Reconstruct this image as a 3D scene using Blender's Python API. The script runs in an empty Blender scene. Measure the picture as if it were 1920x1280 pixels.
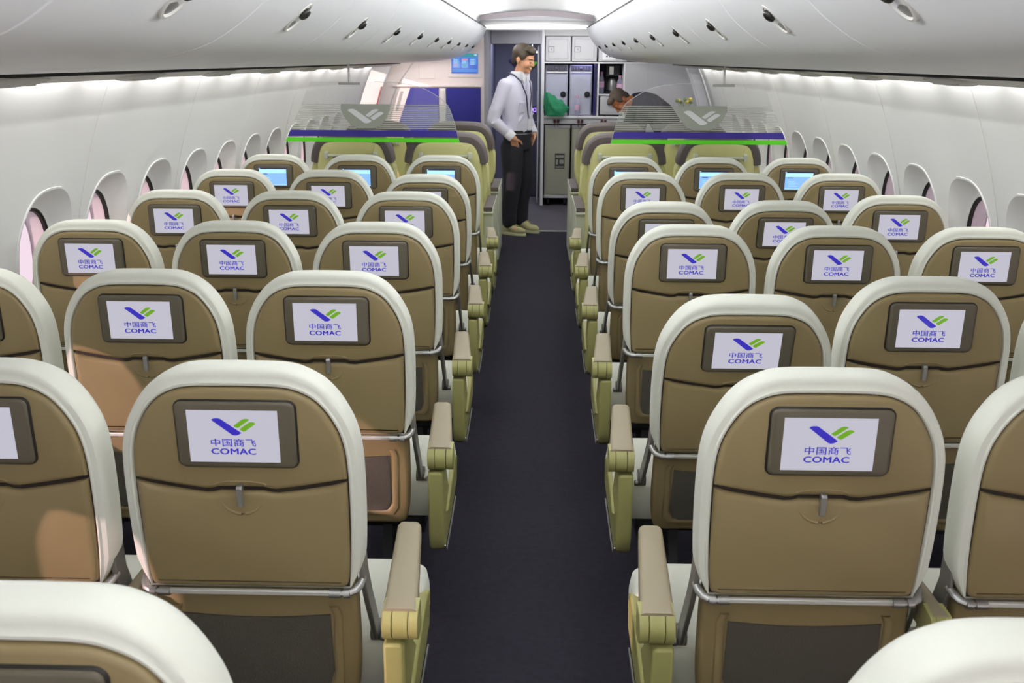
import bpy, bmesh, math, random
from mathutils import Vector, Matrix, noise
R = math.radians
S = bpy.context.scene
COL = S.collection
random.seed(7)

# ---------------------------------------------------------------- camera, world, sun, big lights, exposure
F_PX, PITCH, YAW, ROLL = 1800.0, 0.28628, -0.02315, -0.00485
cd = bpy.data.cameras.new('camera'); cam = bpy.data.objects.new('camera', cd); COL.objects.link(cam)
cd.sensor_fit = 'HORIZONTAL'; cd.sensor_width = 36.0; cd.lens = F_PX / 1920 * 36.0
cd.clip_start = 0.02; cd.clip_end = 200
cam.location = (0.00386, 0.0, 1.70)
fwd = Vector((math.sin(-YAW) * math.cos(PITCH) * -1, math.cos(YAW) * math.cos(PITCH), -math.sin(PITCH)))
rgt = Vector((math.cos(YAW), -math.sin(YAW), 0)); fwd = Vector((math.sin(YAW) * math.cos(PITCH), math.cos(YAW) * math.cos(PITCH), -math.sin(PITCH)))
upv = rgt.cross(fwd)
r2 = rgt * math.cos(ROLL) + upv * math.sin(ROLL) * -1
u2 = upv * math.cos(ROLL) + rgt * math.sin(ROLL)
cam.matrix_world = Matrix(((r2.x, u2.x, -fwd.x, cam.location.x), (r2.y, u2.y, -fwd.y, cam.location.y), (r2.z, u2.z, -fwd.z, cam.location.z), (0, 0, 0, 1)))
S.camera = cam
cd.dof.use_dof = True; cd.dof.focus_distance = 3.2; cd.dof.aperture_fstop = 9.0

W = bpy.data.worlds.new('world'); S.world = W; W.use_nodes = True
bg = W.node_tree.nodes['Background']; bg.inputs[0].default_value = (1.0, 0.95, 0.97, 1); bg.inputs[1].default_value = 1.2

def lamp(name, kind, loc, energy, color=(1, 1, 1), direction=None, size=None, sizey=None, spread=None):
    d = bpy.data.lights.new(name, kind); d.energy = energy; d.color = color
    o = bpy.data.objects.new(name, d); COL.objects.link(o); o.location = loc
    if kind == 'AREA':
        d.shape = 'RECTANGLE'; d.size = size; d.size_y = sizey
        if spread: d.spread = spread
    if kind == 'SUN': d.angle = R(0.6)
    if direction is not None:
        o.rotation_euler = Vector(direction).to_track_quat('-Z', 'Y').to_euler()
    return o
lamp('sun', 'SUN', (-6, 2, 5), 5.0, (1.0, 0.78, 0.72), direction=(1.0, 0.78, -0.27))
# cove lamps on both sides of the ceiling, hidden behind the upper edge of the bins
for sx in (-1, 1):
    lamp('ceiling_cove_lamp', 'AREA', (sx * 0.57, 4.2, 2.085), 86, (0.97, 0.99, 1.0), direction=(-sx * 0.8, 0, 0.6), size=12.3, sizey=0.04)
# wall-wash lamps behind the service panels, one per wall panel
for sx in (-1, 1):
    for k in range(-4, 13):
        yc = 3.65 + 0.555 * (k + 0.5)
        if -1.6 < yc < 10.2:
            lamp('wall_wash_lamp', 'AREA', (sx * 1.625, yc, 1.672), 1.3, (1.0, 1.0, 0.97), direction=(sx * 0.55, 0, -1), size=0.47, sizey=0.03)
S.view_settings.view_transform = 'Standard'; S.view_settings.look = 'None'; S.view_settings.gamma = 1.0
S.view_settings.use_curve_mapping = False
S.view_settings.exposure = 0.0
S.cycles.use_denoising = True
S.cycles.max_bounces = 10; S.cycles.diffuse_bounces = 6; S.cycles.transparent_max_bounces = 16

# ---------------------------------------------------------------- materials
def lin(c):
    c = c / 255.0
    return c / 12.92 if c <= 0.04045 else ((c + 0.055) / 1.055) ** 2.4
def rgb(r, g, b): return (lin(r), lin(g), lin(b), 1)
MATS = {}
def mat(name, col, rough=0.5, metal=0.0, bump=0.0, bscale=200.0, var=0.0, vscale=6.0, emit=0.0, spec=0.5, sheen=0.0, wave=None):
    if name in MATS: return MATS[name]
    m = bpy.data.materials.new(name); m.use_nodes = True; nt = m.node_tree
    b = nt.nodes['Principled BSDF']; c = rgb(*col)
    b.inputs['Base Color'].default_value = c; b.inputs['Roughness'].default_value = rough; b.inputs['Metallic'].default_value = metal
    b.inputs['Specular IOR Level'].default_value = spec
    if sheen: b.inputs['Sheen Weight'].default_value = sheen
    if emit:
        b.inputs['Emission Color'].default_value = c; b.inputs['Emission Strength'].default_value = emit
        b.inputs['Base Color'].default_value = (0.01, 0.01, 0.01, 1)
    tc = nt.nodes.new('ShaderNodeTexCoord')
    if var:
        n = nt.nodes.new('ShaderNodeTexNoise'); n.inputs['Scale'].default_value = vscale; n.inputs['Detail'].default_value = 5
        nt.links.new(tc.outputs['Object'], n.inputs['Vector'])
        r = nt.nodes.new('ShaderNodeMapRange'); r.inputs['To Min'].default_value = 1 - var; r.inputs['To Max'].default_value = 1 + var
        nt.links.new(n.outputs['Fac'], r.inputs['Value'])
        mx = nt.nodes.new('ShaderNodeVectorMath'); mx.operation = 'SCALE'; mx.inputs[0].default_value = c[:3]
        nt.links.new(r.outputs[0], mx.inputs['Scale']); nt.links.new(mx.outputs[0], b.inputs['Base Color'])
    if bump:
        if wave:
            n = nt.nodes.new('ShaderNodeTexVoronoi'); n.inputs['Scale'].default_value = bscale; out = n.outputs['Distance']
        else:
            n = nt.nodes.new('ShaderNodeTexNoise'); n.inputs['Scale'].default_value = bscale; n.inputs['Detail'].default_value = 3; out = n.outputs['Fac']
        nt.links.new(tc.outputs['Object'], n.inputs['Vector'])
        bp = nt.nodes.new('ShaderNodeBump'); bp.inputs['Strength'].default_value = bump; bp.inputs['Distance'].default_value = 0.004
        nt.links.new(out, bp.inputs['Height']); nt.links.new(bp.outputs[0], b.inputs['Normal'])
    MATS[name] = m
    return m
def film(name, col, alpha, rough=0.5, gloss=None):
    """A see-through sheet: transparent mixed with a diffuse film (alpha) or with a faint mirror (gloss)."""
    m = bpy.data.materials.new(name); m.use_nodes = True; nt = m.node_tree; nt.nodes.clear()
    o = nt.nodes.new('ShaderNodeOutputMaterial'); mix = nt.nodes.new('ShaderNodeMixShader')
    t = nt.nodes.new('ShaderNodeBsdfTransparent')
    if gloss is None:
        d = nt.nodes.new('ShaderNodeBsdfDiffuse'); d.inputs[0].default_value = rgb(*col)
        tr = nt.nodes.new('ShaderNodeBsdfTranslucent'); tr.inputs[0].default_value = rgb(*col)
        m2 = nt.nodes.new('ShaderNodeMixShader'); m2.inputs[0].default_value = 0.35
        nt.links.new(d.outputs[0], m2.inputs[1]); nt.links.new(tr.outputs[0], m2.inputs[2]); top = m2
    else:
        top = nt.nodes.new('ShaderNodeBsdfGlossy'); top.inputs['Roughness'].default_value = 0.03; t.inputs[0].default_value = rgb(*col)
    mix.inputs[0].default_value = alpha if gloss is None else gloss
    nt.links.new(t.outputs[0], mix.inputs[1]); nt.links.new(top.outputs[0], mix.inputs[2]); nt.links.new(mix.outputs[0], o.inputs[0])
    MATS[name] = m
    return m

CREAM = mat('cream_slipcover', (217, 219, 207), 0.75, bump=0.12, bscale=90, var=0.03, sheen=0.2)
TAN = mat('tan_plastic', (137, 121, 85), 0.42, bump=0.02, bscale=700, spec=0.4)
TAND = mat('dark_seam', (40, 30, 22), 0.7)
BEZ = mat('monitor_bezel', (92, 85, 70), 0.4)
BLK = mat('black_gasket', (26, 24, 20), 0.55)
SCRW = mat('screen_white', (200, 198, 212), 0.3, emit=0.90)
SCRB = mat('screen_emblem_blue', (52, 42, 190), 0.3, emit=0.9)
SCRG = mat('screen_emblem_green', (112, 172, 22), 0.3, emit=0.9)
MENU = mat('screen_menu_blue', (140, 190, 250), 0.3, emit=1.1)
MENL = mat('screen_menu_pale', (180, 235, 255), 0.3, emit=1.15)
MEND = mat('screen_menu_dark', (22, 24, 75), 0.3, emit=0.9)
STEEL = mat('brushed_steel', (170, 170, 168), 0.38, 0.85)
BARM = mat('pale_metal_bar', (205, 205, 198), 0.45, 0.3)
DMET = mat('dark_metal', (70, 70, 70), 0.45, 0.6)
RMET = mat('grey_arm_metal', (128, 126, 122), 0.35, 0.6)
MESHP = mat('dark_pocket_mesh', (80, 76, 66), 0.85, bump=0.25, bscale=260, wave=1)
TAUPE = mat('taupe_armpad', (143, 132, 109), 0.6, bump=0.05, bscale=300)
OLIVE = mat('olive_plastic', (152, 150, 92), 0.5)
FRAMEB = mat('black_frame', (30, 30, 34), 0.5)
WALL = mat('white_lining', (214, 214, 213), 0.5, var=0.012, vscale=2.0, spec=0.35)
BIN = mat('bin_lining', (234, 235, 238), 0.42, var=0.012, vscale=1.5, spec=0.4)
CEIL = mat('ceiling_lining', (238, 238, 238), 0.6)
PSU = mat('service_panel_grey', (205, 203, 198), 0.5)
PSUD = mat('service_housing_grey', (188, 187, 184), 0.5)
GAPM = mat('dark_gap', (30, 29, 27), 0.7)
CARPET = mat('charcoal_carpet', (45, 43, 51), 0.95, bump=0.5, bscale=240, var=0.30, vscale=42, spec=0.1)
CARPETG = mat('galley_floor_grey', (70, 67, 74), 0.8, bump=0.3, bscale=200, var=0.1, vscale=60)
CHROME = mat('chrome', (215, 215, 215), 0.15, 1.0)
BIZ = mat('pale_lime_shell', (205, 202, 140), 0.5, bump=0.02, bscale=500)
BIZH = mat('mushroom_headrest', (94, 86, 84), 0.7, bump=0.06, bscale=300)
BIZC = mat('pale_grey_console', (196, 200, 182), 0.5)
PARTN = mat('rose_white_lining', (226, 214, 210), 0.5)
NAVY = mat('navy_upholstery', (40, 40, 130), 0.8)
GALW = mat('galley_white_trim', (226, 226, 228), 0.45)
GALG = mat('galley_grey', (186, 187, 190), 0.45)
GALD = mat('galley_dark_bay', (76, 76, 98), 0.6)
OVEN = mat('oven_grey', (176, 178, 196), 0.4, 0.2)
CART = mat('cart_alloy', (168, 168, 152), 0.42, 0.45)
RUBBER = mat('black_rubber', (22, 22, 24), 0.7)
BANDB = mat('divider_blue_band', (46, 30, 140), 0.4)
BANDG = mat('divider_green_band', (86, 208, 14), 0.4)
EMBW = mat('divider_emblem_white', (225, 226, 230), 0.5)
STRIPE = film('divider_stripe_film', (206, 209, 200), 0.62)
PATCH = film('divider_patch_film', (186, 190, 180), 0.86)
GLASS = film('clear_divider_sheet', (250, 250, 250), 0, gloss=0.035)
PANE = film('window_pane', (245, 236, 242), 0, gloss=0.04)
DOORG = mat('doorway_grey', (150, 150, 158), 0.5)
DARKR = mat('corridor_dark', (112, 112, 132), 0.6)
SKIN = mat('skin', (205, 150, 115), 0.55, var=0.06, vscale=30)
SKIN2 = mat('skin_tan', (190, 120, 80), 0.55, var=0.06, vscale=30)
HAIR = mat('brown_hair', (56, 43, 27), 0.6, bump=0.6, bscale=60, var=0.2, vscale=40)
HAIR2 = mat('grey_brown_hair', (88, 74, 62), 0.6, bump=0.6, bscale=60, var=0.25, vscale=40)
SHIRT = mat('pale_lilac_shirt', (214, 211, 228), 0.8, bump=0.25, bscale=22, sheen=0.2)
SHIRTW = mat('white_cotton', (236, 236, 242), 0.8)
TROUS = mat('black_trousers', (24, 25, 32), 0.85, bump=0.2, bscale=30)
SHOE = mat('sand_suede', (176, 172, 128), 0.85, bump=0.1, bscale=200)
SOLE = mat('pale_sole', (190, 188, 150), 0.7)
JACKET = mat('dark_navy_jacket', (38, 42, 56), 0.85, bump=0.08, bscale=14, spec=0.2)
LANY = mat('navy_lanyard', (30, 30, 62), 0.6)
DARKEYE = mat('dark_eye', (40, 28, 22), 0.4)
GREENBAG = film('green_plastic_bag', (72, 172, 124), 0.78)
BOTTLE = film('bottle_plastic', (215, 215, 240), 0.35)
BOTCAP = mat('bottle_cap', (190, 130, 150), 0.5)
LILAC = mat('lilac_light_edge', (200, 195, 255), 0.4, emit=1.3)
LED = mat('led_strip_white', (255, 252, 246), 0.4, emit=2.2)
YELLOW = mat('yellow_petal', (222, 196, 70), 0.6)
LEAFG = mat('leaf_green', (120, 140, 80), 0.6)
REDS = mat('red_strap', (150, 70, 60), 0.6)

# ---------------------------------------------------------------- mesh helpers
class MB:
    def __init__(s): s.v = []; s.f = []; s.m = []
    def add(s, vs, fs, mi=0):
        o = len(s.v); s.v += [tuple(p) for p in vs]; s.f += [tuple(i + o for i in f) for f in fs]; s.m += [mi] * len(fs); return s
    def box(s, a, b, mi=0):
        (x0, y0, z0), (x1, y1, z1) = a, b
        return s.add([(x0, y0, z0), (x1, y0, z0), (x1, y1, z0), (x0, y1, z0), (x0, y0, z1), (x1, y0, z1), (x1, y1, z1), (x0, y1, z1)],
                     [(0, 3, 2, 1), (4, 5, 6, 7), (0, 1, 5, 4), (1, 2, 6, 5), (2, 3, 7, 6), (3, 0, 4, 7)], mi)
    def loft(s, rings, mi=0, caps=(True, True), closed=True):
        n = len(rings[0]); vs = [p for r in rings for p in r]; fs = []
        for i in range(len(rings) - 1):
            for j in range(n if closed else n - 1):
                k = (j + 1) % n
                fs.append((i * n + j, i * n + k, (i + 1) * n + k, (i + 1) * n + j))
        if caps[0]: fs.append(tuple(reversed(range(n))))
        if caps[1]: fs.append(tuple(range((len(rings) - 1) * n, len(rings) * n)))
        return s.add(vs, fs, mi)
    def prism(s, outline, axis, a, b, mi=0):
        def P(p, w):
            return {'x': (w, p[0], p[1]), 'y': (p[0], w, p[1]), 'z': (p[0], p[1], w)}[axis]
        return s.loft([[P(p, a) for p in outline], [P(p, b) for p in outline]], mi)
    def tube(s, path, r, n=8, mi=0, caps=True):
        rings = []; path = [Vector(p) for p in path]; rr = r if isinstance(r, (list, tuple)) else [r] * len(path)
        t0 = (path[1] - path[0]).normalized(); ref = Vector((0, 0, 1)) if abs(t0.z) < 0.9 else Vector((1, 0, 0))
        for i, p in enumerate(path):
            t = (path[min(i + 1, len(path) - 1)] - path[max(i - 1, 0)]).normalized()
            a = t.cross(ref).normalized(); b = t.cross(a)
            rings.append([p + (a * math.cos(2 * math.pi * k / n) + b * math.sin(2 * math.pi * k / n)) * rr[i] for k in range(n)])
        return s.loft(rings, mi, (caps, caps))
    def lathe(s, prof, c=(0, 0, 0), n=20, mi=0):
        rings = [[(c[0] + r * math.cos(2 * math.pi * k / n), c[1] + r * math.sin(2 * math.pi * k / n), c[2] + z) for k in range(n)] for r, z in prof]
        return s.loft(rings, mi)
    def ell(s, c, r, mi=0, nu=16, nv=10, rot=None):
        rings = []
        for i in range(nv + 1):
            th = math.pi * (i / nv); th = min(max(th, 0.04), math.pi - 0.04)
            ring = []
            for k in range(nu):
                ph = 2 * math.pi * k / nu
                p = Vector((r[0] * math.sin(th) * math.cos(ph), r[1] * math.sin(th) * math.sin(ph), r[2] * math.cos(th)))
                if rot: p = rot @ p
                ring.append(p + Vector(c))
            rings.append(ring)
        return s.loft(rings, mi)
    def zs(s, k): s.v = [(x, y, z * k) for x, y, z in s.v]; return s
    def mesh(s, name):
        me = bpy.data.meshes.new(name); me.from_pydata(s.v, [], s.f); me.update()
        me.polygons.foreach_set('material_index', s.m)
        bm = bmesh.new(); bm.from_mesh(me); bmesh.ops.recalc_face_normals(bm, faces=bm.faces); bm.to_mesh(me); bm.free()
        me.polygons.foreach_set('use_smooth', [True] * len(me.polygons))
        me.set_sharp_from_angle(angle=R(38)); me.update()
        return me
def obj(name, mb, mats, parent=None, bevel=0, loc=None, rot=None, sub=0):
    me = mb.mesh(name) if isinstance(mb, MB) else mb
    if not me.materials:
        for m in (mats if isinstance(mats, (list, tuple)) else [mats]): me.materials.append(m)
    o = bpy.data.objects.new(name, me); COL.objects.link(o)
    if parent: o.parent = parent
    if loc: o.location = loc
    if rot: o.rotation_euler = rot
    if bevel:
        b = o.modifiers.new('bevel', 'BEVEL'); b.width = bevel; b.segments = 2; b.limit_method = 'ANGLE'; b.angle_limit = R(40)
    if sub:
        b = o.modifiers.new('sub', 'SUBSURF'); b.levels = sub; b.render_levels = sub
    return o
def tag(o, label, cat, group=None):
    o['label'] = label; o['category'] = cat
    if group: o['group'] = group
    return o
def thing(name, label, cat, loc=(0, 0, 0), rotz=0.0, group=None):
    o = bpy.data.objects.new(name, None); COL.objects.link(o); o.location = loc; o.rotation_euler = (0, 0, rotz); o.empty_display_size = 0.1
    return tag(o, label, cat, group)
def struct(name, mb, mats, parent=None, bevel=0, **k):
    o = obj(name, mb, mats, parent, bevel, **k)
    if parent is None: o['kind'] = 'structure'
    return o
def copy_tree(o, parent=None):
    c = o.copy(); COL.objects.link(c); c.parent = parent
    for ch in list(o.children): copy_tree(ch, c)
    return c
def rrect(w, h, r, n=6, cx=0, cy=0):
    pts = []
    for (sx, sy, a0) in ((1, 1, 0), (-1, 1, 90), (-1, -1, 180), (1, -1, 270)):
        for i in range(n + 1):
            a = R(a0 + 90 * i / n); pts.append((cx + sx * (w - r) + r * math.cos(a), cy + sy * (h - r) + r * math.sin(a)))
    return pts
def offset(pts, d):
    n = len(pts); out = []
    for i in range(n):
        a, b = Vector(pts[i - 1]), Vector(pts[(i + 1) % n]); t = (b - a).normalized(); nr = Vector((t.y, -t.x))
        out.append((pts[i][0] + nr.x * d, pts[i][1] + nr.y * d))
    return out
def spline(pts, n=6):
    """Catmull-Rom through pts (open), n steps per span."""
    P = [Vector(p) for p in pts]; P = [P[0] * 2 - P[1]] + P + [P[-1] * 2 - P[-2]]; out = []
    for i in range(1, len(P) - 2):
        for k in range(n):
            t = k / n; a, b, c, d = P[i - 1:i + 3]
            out.append(0.5 * ((2 * b) + (c - a) * t + (2 * a - 5 * b + 4 * c - d) * t * t + (3 * b - a - 3 * c + d) * t ** 3))
    out.append(P[-2]); return [tuple(p) for p in out]
def text_mesh(body, width, height, cx, cy, bold=0.0):
    cu = bpy.data.curves.new('t', 'FONT'); cu.body = body; cu.size = 1.0; cu.offset = bold; cu.resolution_u = 3; cu.space_character = 1.05
    o = bpy.data.objects.new('t', cu); COL.objects.link(o)
    dg = bpy.context.evaluated_depsgraph_get(); dg.update()
    me = bpy.data.meshes.new_from_object(o.evaluated_get(dg))
    vs = [v.co.copy() for v in me.vertices]; fs = [tuple(p.vertices) for p in me.polygons]
    bpy.data.objects.remove(o); bpy.data.curves.remove(cu); bpy.data.meshes.remove(me)
    x0 = min(v.x for v in vs); x1 = max(v.x for v in vs); y0 = min(v.y for v in vs); y1 = max(v.y for v in vs)
    return [(cx + ((v.x - x0) / (x1 - x0) - 0.5) * width, cy + ((v.y - y0) / (y1 - y0) - 0.5) * height) for v in vs], fs

# ---------------------------------------------------------------- the cabin
Y0, Y1 = -2.0, 11.0           # cabin length (bins and ceiling)
YG = 11.6                     # galley front
WPITCH, WY0 = 0.555, 3.65
PROFW = [(0.0, 1.80), (0.3, 1.875), (0.6, 1.912), (0.85, 1.918), (1.05, 1.893), (1.2, 1.853), (1.35, 1.805), (1.5, 1.748), (1.62, 1.695), (1.72, 1.645), (1.8, 1.60)]
def xw(z):
    for (a, xa), (b, xb) in zip(PROFW, PROFW[1:]):
        if z <= b: return xa + (xb - xa) * (z - a) / (b - a)
    return PROFW[-1][1]
fl = MB(); fl.box((-1.95, Y0, -0.05), (1.95, 9.80, 0.0)); struct('floor', fl, CARPET)
fl = MB(); fl.box((-2.2, 9.80, -0.05), (2.2, 14.2, -0.001)); struct('floor_galley', fl, CARPETG)
fl = MB(); fl.box((-0.34, 9.79, 0.0), (0.34, 9.815, 0.005)); struct('trim_1', fl, BARM)

WIN_OUT = (0.210, 0.262, 0.950)      # half width, half height, centre z of the recess mouth
WIN_IN = (0.125, 0.185, 0.945)
def sup(hw, hh, zc, yc, n=40, e=2.7):
    out = []
    for k in range(n):
        a = 2 * math.pi * (k + 0.5) / n; c, s_ = math.cos(a), math.sin(a)
        out.append((yc + hw * math.copysign(abs(c) ** (2 / e), c), zc + hh * math.copysign(abs(s_) ** (2 / e), s_)))
    return out
def wall(sx, name):
    m = MB(); X = lambda y, z: (sx * xw(z), y, z)
    zlo, zhi = 0.62, 1.30
    yend = 10.25
    ks = [k for k in range(-10, 12) if Y0 <= WY0 + WPITCH * (k - 0.5) and WY0 + WPITCH * (k + 0.5) <= 9.6]
    ya, yb = WY0 + WPITCH * (ks[0] - 0.5), WY0 + WPITCH * (ks[-1] + 0.5)
    zs_low = [0, 0.15, 0.3, 0.45, zlo]; zs_hi = [zhi, 1.35, 1.42, 1.5, 1.56, 1.62, 1.67, 1.72, 1.8]
    for zs in (zs_low, zs_hi):
        m.loft([[X(ya, z) for z in zs], [X(yb, z) for z in zs]], 0, (False, False), closed=False)
    zz = [zlo + (zhi - zlo) * i / 10 for i in range(11)]
    for a, b in ((Y0, ya), (yb, yend)):
        if b - a > 0.01:
            zs = zs_low[:-1] + zz + zs_hi[1:]
            m.loft([[X(a, z) for z in zs], [X(b, z) for z in zs]], 0, (False, False), closed=False)
    for k in ks:
        yc = WY0 + WPITCH * k; hole = sup(*WIN_OUT, yc); ring = []
        for (y, z) in hole:                  # project outwards onto the cell's border
            dy, dz = y - yc, z - (zlo + zhi) / 2
            f = min((WPITCH / 2) / abs(dy) if abs(dy) > 1e-6 else 9e9, ((zhi - zlo) / 2) / abs(dz) if abs(dz) > 1e-6 else 9e9)
            ring.append((yc + dy * f, (zlo + zhi) / 2 + dz * f))
        rings = []
        for t in (0, 0.35, 0.7, 1):
            rings.append([X(a[0] + (b[0] - a[0]) * t, a[1] + (b[1] - a[1]) * t) for a, b in zip(ring, hole)])
        m.loft(rings, 0, (False, False))
        for (cy, cz) in ((-1, -1), (-1, 1), (1, -1), (1, 1)):       # the four corners of the cell
            c = (yc + cy * WPITCH / 2, zlo if cz < 0 else zhi)
            near = sorted(range(len(ring)), key=lambda i: (ring[i][0] - c[0]) ** 2 + (ring[i][1] - c[1]) ** 2)[:4]
            e1 = [ring[i] for i in near if abs(ring[i][0] - c[0]) < 1e-4]; e2 = [ring[i] for i in near if abs(ring[i][1] - c[1]) < 1e-4]
            if e1 and e2: m.add([X(*e1[0]), X(*c), X(*e2[0])], [(0, 1, 2)])
    o = struct(name, m, WALL)
    return ks
wn = 0
for sx, nm in ((-1, 'wall_left'), (1, 'wall_right')):
    ks = wall(sx, nm)
    for k in ks:
        wn += 1; yc = WY0 + WPITCH * k
        fr = MB(); rings = []
        for hw, hh, f, dx, e in ((0.218, 0.270, 0, 0.0, 2.7), (0.216, 0.268, 0, -0.005, 2.7), (0.209, 0.261, 0, -0.005, 2.7), (0.203, 0.254, 0.02, 0.002, 2.7), (0.180, 0.230, 0.45, 0, 2.6), (0.158, 0.205, 0.85, 0, 2.5), (0.146, 0.194, 1.0, 0, 2.5), (0.134, 0.184, 1.0, 0.004, 2.5)):
            rings.append([(sx * (xw(q[1]) * (1 - f) + 1.945 * f + dx), q[0], q[1]) for q in sup(hw, hh, 0.950, yc, 40, e)])
        fr.loft(rings, 0, (False, False))
        wob = struct('window_%d' % wn, fr, WALL)
        W4 = lambda hw, hh, x: [(sx * x, q[0], q[1]) for q in sup(hw, hh, 0.950, yc, 40, 2.5)]
        g = MB(); g.loft([W4(0.138, 0.188, 1.9475), W4(0.132, 0.182, 1.9465), W4(0.126, 0.176, 1.951), W4(0.124, 0.174, 1.962)], 0, (False, False)); struct('gasket', g, BLK, wob)
        p = MB(); p.loft([W4(0.130, 0.180, 1.958), W4(0.130, 0.180, 1.961)]); struct('pane', p, PANE, wob)
        p = MB(); p.loft([W4(0.128, 0.178, 1.962), W4(0.122, 0.172, 2.02), W4(0.115, 0.165, 2.022)], 0, (False, False)); struct('outer_frame', p, WALL, wob)
# vertical joints between the wall panels
tn = 1
for sx in (-1, 1):
    for k in (-4, -2, 0, 2, 4, 6, 8, 10):
        y = WY0 + WPITCH * (k + 0.5); m = MB(); zs = [0.3 + 1.4 * i / 16 for i in range(17)]
        m.loft([[(sx * (xw(z) - 0.0005), y - 0.002, z), (sx * (xw(z) - 0.002), y, z), (sx * (xw(z) - 0.0005), y + 0.002, z)] for z in zs], 0, (False, False), closed=False)
        tn += 1
        if y < 10: struct('trim_%d' % tn, m, PSU)

# ceiling: shallow arch between the bins, with a cove on each side and the end panel over the entrance
m = MB(); arch = [(x, 2.135 + 0.05 * (1 - (x / 0.60) ** 2)) for x in [-0.60 + 1.2 * i / 16 for i in range(17)]]
m.loft([[(x, y, z) for x, z in arch] for y in (Y0, 3, 6, 9, 10.7)], 0, (False, False), closed=False); struct('ceiling', m, CEIL)
m = MB()
for sx in (-1, 1):
    cv = [(sx * 0.60, 2.135), (sx * 0.63, 2.10), (sx * 0.63, 2.045), (sx * 0.60, 2.028), (sx * 0.548, 2.026)]
    m.loft([[(x, y, z) for x, z in cv] for y in (Y0, Y1)], 0, (False, False), closed=False)
struct('ceiling_cove', m, CEIL)
m = MB(); lo = [(x, z - 0.052 - 0.0 * x) for x, z in arch]
m.loft([[(x, 10.70, z) for x, z in arch], [(x, 10.70, z) for x, z in lo], [(x, 10.72, z) for x, z in lo], [(x, 10.72, z) for x, z in arch]], 0, (False, False), closed=False)
struct('ceiling_end', m, mat('end_panel_grey', (160, 150, 154), 0.5))
m = MB(); a2 = [(x * 0.93, 2.045 + 0.022 * (1 - (x / 0.60) ** 2)) for x, z in arch]
m.loft([[(x, 10.95, z) for x, z in a2], [(x, 10.95, z - 0.03) for x, z in a2], [(x, 10.975, z - 0.03) for x, z in a2], [(x, 10.975, z) for x, z in a2]])
lb = tag(obj('ceiling_light', m, LED), 'glowing white curved light strip above the entrance end of the ceiling', 'light')
m = MB(); m.box((-2.0, 10.72, 2.09), (2.0, 14.2, 2.13)); m.box((-0.6, 10.98, 2.0), (0.6, 11.0, 2.1)); struct('ceiling_galley', m, GALG)
lamp('entrance_lamp', 'AREA', (0.45, 11.05, 1.985), 6.5, (1, 0.98, 0.98), direction=(0.05, 0.55, -1), size=1.0, sizey=0.08)

# bins ------------------------------------------------------------
BINP = spline([(0.545, 2.020), (0.575, 1.945), (0.625, 1.868), (0.70, 1.795), (0.82, 1.725), (1.0, 1.685), (1.22, 1.664), (1.45, 1.652)], 5)
def bin_x(z):
    for (xa, za), (xb, zb) in zip(BINP, BINP[1:]):
        if zb <= z <= za: return xa + (xb - xa) * (za - z) / (za - zb)
def bin_mesh(sx, L):
    m = MB(); prof = BINP + [(1.452, 1.660), (1.455, 1.70), (1.30, 2.02), (0.62, 2.03), (0.555, 2.030)]
    m.loft([[(sx * x, y, z) for x, z in prof] for y in (-L / 2, L / 2)], 0); return m.mesh('overhead_bin')
BL = 0.95; lx, lz = 0.684, 1.811
nv = Vector((-0.68, 0, -0.733)).normalized()
ordn = ['first', 'second', 'third', 'fourth', 'fifth', 'sixth', 'seventh', 'eighth', 'ninth', 'tenth', 'eleventh', 'twelfth', 'thirteenth']
for sx in (-1, 1):
    me = bin_mesh(sx, BL - 0.003)
    n = Vector((sx * nv.x, 0, nv.z)); up = Vector((sx * -nv.z * -1, 0, nv.x)).normalized()
    # reading light: rim, recessed bowl and a swivelling lens
    q = n.to_track_quat('Z', 'Y').to_matrix()
    def disc(prof, cx=0.0, ecc=1.0, n_=24):
        mm = MB(); rings = [[q @ Vector((r * math.cos(2 * math.pi * k / n_) * 0.92, r * 1.15 * math.sin(2 * math.pi * k / n_), h)) for k in range(n_)] for r, h in prof]
        mm.loft(rings); return mm
    rim_me = disc([(0.050, -0.004), (0.049, 0.004), (0.043, 0.005), (0.040, 0.001), (0.040, -0.004)]).mesh('reading_light')
    bowl_me = disc([(0.041, 0.0005), (0.034, 0.0012), (0.01, 0.0018)]).mesh('bowl')
    lens_m = MB(); lens_m.ell(q @ Vector((0, 0.022, 0.008)), (0.021, 0.021, 0.012), rot=q); lens_me = lens_m.mesh('lens')
    for i in range(13):
        yc = Y1 - BL * (i + 0.5)
        if yc < -1.2: break
        o = obj('overhead_bin', me, BIN, bevel=0.004, loc=(0, yc, 0))
        tag(o, 'pale grey curved overhead bin along the %s, %s from the entrance end' % ('left side' if sx < 0 else 'right side', ordn[i]), 'overhead bin', 'overhead bins over the %s seats' % ('left' if sx < 0 else 'right'))
        rl = obj('reading_light', rim_me, PSU, o, loc=(sx * lx, -0.03, lz))
        rl['label'] = 'oval chrome-rimmed reading light'
        obj('bowl', bowl_me, mat('bowl_grey', (128, 128, 126), 0.35, 0.3), rl); obj('lens', lens_me, mat('dark_lens', (60, 58, 56), 0.15, 0.6), rl)
for sx in (-1, 1):
    m = MB(); m.box((min(sx * 0.541, sx * 0.550), Y0, 2.019), (max(sx * 0.541, sx * 0.550), Y1 - 0.02, 2.0285)); struct('trim_%d' % (90 + sx), m, GAPM)
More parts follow.
